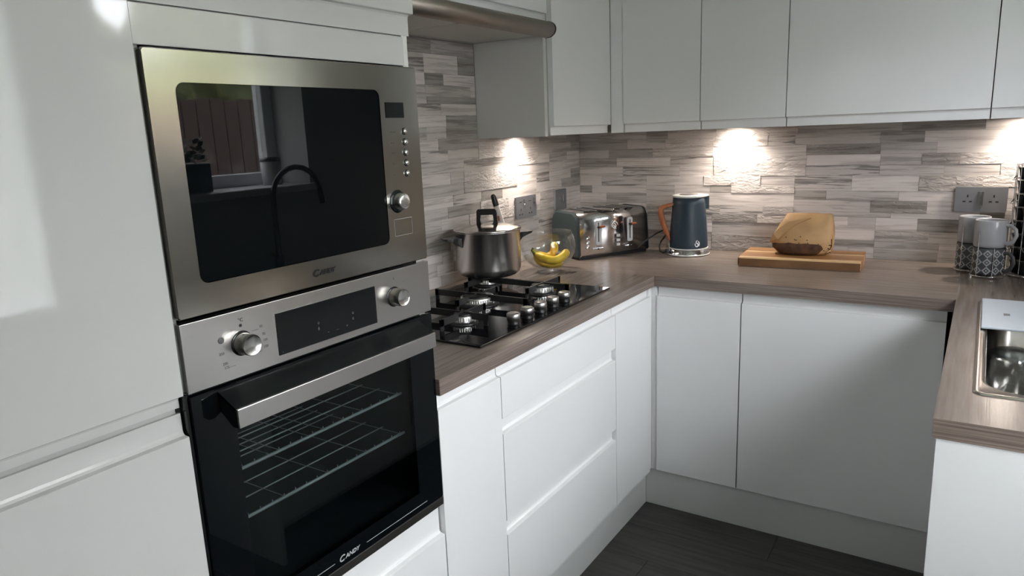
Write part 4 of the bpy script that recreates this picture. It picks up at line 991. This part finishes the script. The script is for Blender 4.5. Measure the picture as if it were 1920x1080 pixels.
# folded flap across the upper left front and the gathered side
vs = [(-.112, -.062, .050), (-.099, -.069, .082), (-.076, -.064, .104), (-.046, -.058, .126), (.028, -.046, .140), (-.020, -.061, .118), (-.050, -.072, .094), (-.082, -.076, .062)]
MB().add([(x, y, z) for x, y, z in vs]+[(x, y+.004, z-.004) for x, y, z in vs], [tuple(range(8)), tuple(range(15, 7, -1))]+[(i, (i+1) % 8, 8+(i+1) % 8, 8+i) for i in range(8)]).build('paper_fold', M['paper'], lf, False)
mb = MB()
for i in range(9):
    a = .2+i*.11; z = .012+.09*i/9
    mb.tube([(.092-.006*math.cos(i*2.2), -.045+.006*i, z*.3+.008), (.104, -.040+.006*i, z*.5+.026), (.103, -.036+.005*i, z*.6+.050)], .003, 6)
mb.build('paper_gather', M['paper'], lf, False)
mb = MB()
for i in range(46):
    u = rnd.uniform(-.09, .115); z = rnd.uniform(.006, .05) if i % 3 else rnd.uniform(.045, .075)
    if i % 2 == 0: u = rnd.uniform(.070, .100)
    y = -.0700 if u < .07 else -.058+rnd.uniform(0, .02); mb.lathe([(0, -.0018), (.0022, 0), (0, .0018)], (u, y, z), 6, axis='y')
o = mb.build('seeds', M['seed'], lf, False); o['kind'] = 'stuff'

# ------------------------------------------------------------------ mugs in a wire stand
def mug(x, y, z, rz, patterned, label, cat='mug'):
    m = thing('mug', label, cat, (x, y, z), rz, None); r, h_ = .0465, .088
    mm = M['ceramic_dark'] if patterned else M['mug_grey']
    MB().lathe([(0, .0), (r-.006, 0), (r-.001, .004), (r, .012), (r, h_-.002), (r-.001, h_), (r-.004, h_), (r-.005, h_-.003), (r-.005, .008), (0, .007)], (0, 0, 0), 44).build('cup', mm, m, False)
    MB().tube([(r-.002, 0, h_-.016), (r+.014, 0, h_-.014), (r+.027, 0, h_-.026), (r+.030, 0, h_*.5), (r+.022, 0, .024), (r+.008, 0, .015), (r-.002, 0, .018)], .0055, 10, flat=1.3).build('mug_handle', mm, m, False)
    if patterned:
        for i in range(11):
            for j in range(3):
                a0 = 2*PI*i/11; zc = .016+.027*j+.001
                for s_, hh in (((.0132, .0136, .0078, .0080), 0), ((.0034, .0036, 0, 0), 0)):
                    w1, h1, w2, h2 = s_; N = 4
                    P_ = lambda w, h2_, k: (math.cos(a0+w*math.cos(k*PI/2)/r), math.sin(a0+w*math.cos(k*PI/2)/r), zc+h2_*math.sin(k*PI/2))
                    rr_ = r+.0005
                    o_ = [P_(w1, h1, k) for k in range(4)]; i_ = [P_(w2, h2, k) for k in range(4)]
                    V_ = [(rr_*c_, rr_*s2, zz) for c_, s2, zz in o_+i_]
                    patt.setdefault(m.name, MB()).add(V_, [(k, (k+1) % 4, 4+(k+1) % 4, 4+k) for k in range(4)])
        patt[m.name].build('diamond_pattern', M['logo_mug'], m, False)
    return m
patt = {}; M['logo_mug'] = mat('mug_pattern_white', (.36, .36, .37), .3)
LM, RM = (1.558, -.125), (1.605, -.215)
zb = ZT+.009
mug(LM[0], LM[1], zb, .1, True, 'lower patterned mug of the stack nearer the wall, in the wire stand')
mug(LM[0], LM[1], zb+.0885, .9, False, 'upper plain pale mug of the stack nearer the wall')
mug(RM[0], RM[1], zb, -.5, True, 'lower patterned mug of the stack nearer the room, in the wire stand')
mug(RM[0], RM[1], zb+.0885, -.5, False, 'upper plain pale mug with its handle towards the pod tower')
st = thing('mug_stand', 'chrome wire stand holding two stacks of mugs', 'mug stand', ((LM[0]+RM[0])/2, (LM[1]+RM[1])/2, ZT))
def ringpts(c, r, z, n=32, a0=0, a1=2*PI): return [(c[0]+r*math.cos(a0+(a1-a0)*i/n), c[1]+r*math.sin(a0+(a1-a0)*i/n), z) for i in range(n)]
for c_ in (LM, RM):
    MB().tube(ringpts(c_, .050, ZT+.006), .0018, 6, True).build('base_ring', M['chrome'], st)
    MB().tube([(c_[0]-.05, c_[1], ZT+.006), (c_[0]+.05, c_[1], ZT+.006)], .0018, 6).build('cross_wire', M['chrome'], st)
    MB().tube([(c_[0], c_[1]-.05, ZT+.006), (c_[0], c_[1]+.05, ZT+.006)], .0018, 6).build('cross_wire', M['chrome'], st)
    for a in (-2.2, -1.3, 2.6):
        p = (c_[0]+.0505*math.cos(a), c_[1]+.0505*math.sin(a)); MB().cyl((*p, ZT+.004), (*p, ZT+.155 if a != -1.3 else ZT+.10), .0016, 6).build('upright', M['chrome'], st)
    for a in (-2.6, -.6, 1.5): MB().cyl((c_[0]+.05*math.cos(a), c_[1]+.05*math.sin(a), ZT+.0004), (c_[0]+.05*math.cos(a), c_[1]+.05*math.sin(a), ZT+.006), .004, 8).build('foot', M['chrome'], st)

# ------------------------------------------------------------------ coffee pod tower
CX, CY = 1.716, -.150
pt = thing('pod_tower', 'tall wire coffee pod tower in the corner of the worktop beyond the mugs', 'pod holder', (CX, CY, ZT))
MB().tube(ringpts((CX, CY), .066, ZT+.004), .003, 8, True).build('base_ring', M['chrome'], pt)
MB().lathe([(0, .003), (.060, .003), (.060, .006), (0, .007)], (CX, CY, ZT), 40).build('base_plate', M['steel_dark'], pt)
MB().cyl((CX, CY, ZT+.006), (CX, CY, 1.27), .004, 10).build('pole', M['chrome'], pt)
MB().tube(ringpts((CX, CY), .056, 1.262), .0022, 8, True).build('top_ring', M['chrome'], pt)
for k in range(6):
    a0 = 2*PI*k/6+.35
    for s_ in (-.30, .30):
        p = (CX+.058*math.cos(a0+s_), CY+.058*math.sin(a0+s_)); MB().cyl((*p, ZT+.006), (*p, 1.262), .0014, 6).build('column_wire', M['chrome'], pt)
    for j in range(4):
        z = 1.00+j*.075
        MB().tube([(CX+.058*math.cos(a0-.30), CY+.058*math.sin(a0-.30), z), (CX+.068*math.cos(a0-.12), CY+.068*math.sin(a0-.12), z-.012), (CX+.068*math.cos(a0+.12), CY+.068*math.sin(a0+.12), z-.012), (CX+.058*math.cos(a0+.30), CY+.058*math.sin(a0+.30), z)], .0016, 6).build('retaining_wire', M['chrome'], pt)
podm = [mat('pod_dark', (.02, .022, .025), .3, .5), mat('pod_green_black', (.02, .035, .032), .3, .5), mat('pod_grey', (.12, .12, .12), .3, .6)]
pod0 = None
ordn = ['lowest', 'second', 'third', 'fourth', 'fifth', 'sixth', 'seventh', 'highest']
for k in range(8):
    a0 = 2*PI*k/8+.35
    if math.cos(a0-math.atan2(RT.y, RT.x)) > .75: continue      # the far side lies outside the photograph
    for j in range(8):
        z = ZT+.010+j*.043
        lab = 'dark coffee pod in the wire tower, in the %s ring of pods' % ordn[j]
        if pod0 is None:
            pod0 = MB().lathe([(0, 0), (.012, 0), (.0155, .028), (.0172, .036), (.018, .0365), (.018, .0385), (0, .0385)], (0, 0, 0), 18).build('coffee_pod', podm[0], None, False); o = pod0
            tag(o, lab, 'coffee pod', 'coffee pods in the wire tower')
        else: o = pod0.copy(); COL.objects.link(o); o['label'] = lab
        o.location = (CX+.038*math.cos(a0), CY+.038*math.sin(a0), z)

# ------------------------------------------------------------------ sink, tray, jar, tap
sk = thing('sink', 'stainless steel inset sink with a rounded bowl in the right worktop', 'sink', (1.82, -1.02, ZT))
S0 = (1.588, -1.437, 2.050, -.600)
def rr2(x0, y0, x1, y1_, r, n=6):
    pts = []
    for cx, cy, s in ((x1-r, y1_-r, 0), (x0+r, y1_-r, 1), (x0+r, y0+r, 2), (x1-r, y0+r, 3)):
        for i in range(n+1): a = (s+i/n)*PI/2; pts.append((cx+r*math.cos(a), cy+r*math.sin(a)))
    return pts
B0 = (1.608, -1.402, 1.988, -.662)
def ring_stack(rings):
    m = len(rings[0][0]); vs = [(x, y, z) for pts, z in rings for x, y in pts]; fs = []
    for k in range(len(rings)-1):
        for i in range(m): fs.append((k*m+i, k*m+(i+1) % m, (k+1)*m+(i+1) % m, (k+1)*m+i))
    return vs, fs
def off(b, d): return (b[0]+d, b[1]+d, b[2]-d, b[3]-d)
rings = [(rr2(*S0, .018), ZT+.0003), (rr2(*off(S0, .001), .018), ZT+.0025), (rr2(*off(S0, .006), .016), ZT+.0038), (rr2(*off(S0, .009), .014), ZT+.0026),
         (rr2(*off(B0, -.007), .064), ZT+.0026), (rr2(*off(B0, -.002), .062), ZT+.0010), (rr2(*off(B0, .002), .060), ZT-.006), (rr2(*off(B0, .008), .055), ZT-.12), (rr2(*off(B0, .020), .050), ZT-.160), (rr2(*off(B0, .05), .040), ZT-.170)]
vs, fs = ring_stack(rings); m = len(rings[0][0]); fs.append(tuple(range(9*m, 10*m)))
o = MB().add(vs, fs, True).build('bowl', M['sink_steel'], sk)
o.data.materials[0] = M['sink_steel']
MB().lathe([(0, .001), (.020, .002), (.034, .003), (.038, .0005)], (1.81, -1.17, ZT-.1705), 32).build('drain', M['chrome'], sk)
tr_ = thing('draining_tray', 'pale blue-white tray lying across the back end of the sink', 'tray', (1.8, -.77, ZT))
ty0, ty1 = -.938, -.606
MB().box((1.596, ty0, ZT+.0042), (2.030, ty1, ZT+.0100), .002).build('tray', M['tray'], tr_)
box('printed_mark', (1.644, -.800, ZT+.0100), (1.658, -.778, ZT+.0104), M['ink_grey'], tr_)
jr = thing('glass_jar', 'upturned clear glass jar standing in the sink bowl', 'jar', (1.674, -.860, ZT-.170))
jx, jy = 1.674, -.860
MB().lathe([(.056, 0), (.058, .006), (.058, .088), (.055, .098), (.046, .103), (0, .104), (0, .100), (.045, .099), (.0525, .094), (.055, .086), (.055, .006), (.054, 0)], (jx, jy, ZT-.169), 48).build('jar', M['jar_glass'], jr)
tp = thing('kitchen_tap', 'black arched kitchen tap behind the sink, seen mirrored in the microwave glass', 'tap', (2.085, -1.0, ZT))
mb = MB(); mb.lathe([(0, 0), (.026, 0), (.026, .006), (.019, .010), (.019, .05), (.012, .055)], (2.090, -1.03, ZT), 28); mb.build('tap_base', M['tap_black'], tp)
mb = MB(); arc = [(2.090, -1.03, ZT+.05), (2.090, -1.03, ZT+.29)]+[(2.090-.0*i, -1.03+.13*(1-math.cos(PI*i/10)), ZT+.29+.125*math.sin(PI*i/10)) for i in range(1, 10)]+[(2.090, -.765, ZT+.25)]
mb.tube(arc, .0115, 12).build('spout', M['tap_black'], tp)
MB().tube([(2.090, -1.03, ZT+.04), (2.070, -1.08, ZT+.07)], .006, 8).build('lever', M['tap_black'], tp)
jc = thing('utensil_jar', 'pale ceramic jar with dark lid on the window sill, seen mirrored in the microwave', 'jar', (2.25, -.92, WZ0))
MB().lathe([(0, 0), (.040, 0), (.042, .004), (.042, .100), (0, .100)], (2.245, -.90, WZ0+.003), 32).build('jar', M['ceramic'], jc)
MB().lathe([(.043, .1005), (.043, .112), (.03, .118), (0, .118)], (2.245, -.90, WZ0+.003), 32).build('lid', M['tap_black'], jc)
pn = thing('window_planter', 'slate planter box of dark leafy plants on the window sill, seen mirrored in the microwave', 'plant', (2.24, -1.38, WZ0))
MB().box((2.175, -1.52, WZ0+.003), (2.305, -1.24, WZ0+.115), .004).build('planter', M['planter'], pn)
mb = MB()
for i in range(170):
    a = rnd.uniform(0, 2*PI); c_ = Vector((2.24+rnd.uniform(-.055, .055), rnd.uniform(-1.51, -1.25), WZ0+.11+rnd.uniform(0, .09)))
    d = Vector((math.cos(a), math.sin(a), rnd.uniform(.2, 1))).normalized()*.030; s_ = d.orthogonal().normalized()*.011
    mb.add([c_, c_+d*.5+s_, c_+d, c_+d*.5-s_], [(0, 1, 2, 3)])
o = mb.build('foliage', M['leaf_d'], pn); o['kind'] = 'stuff'
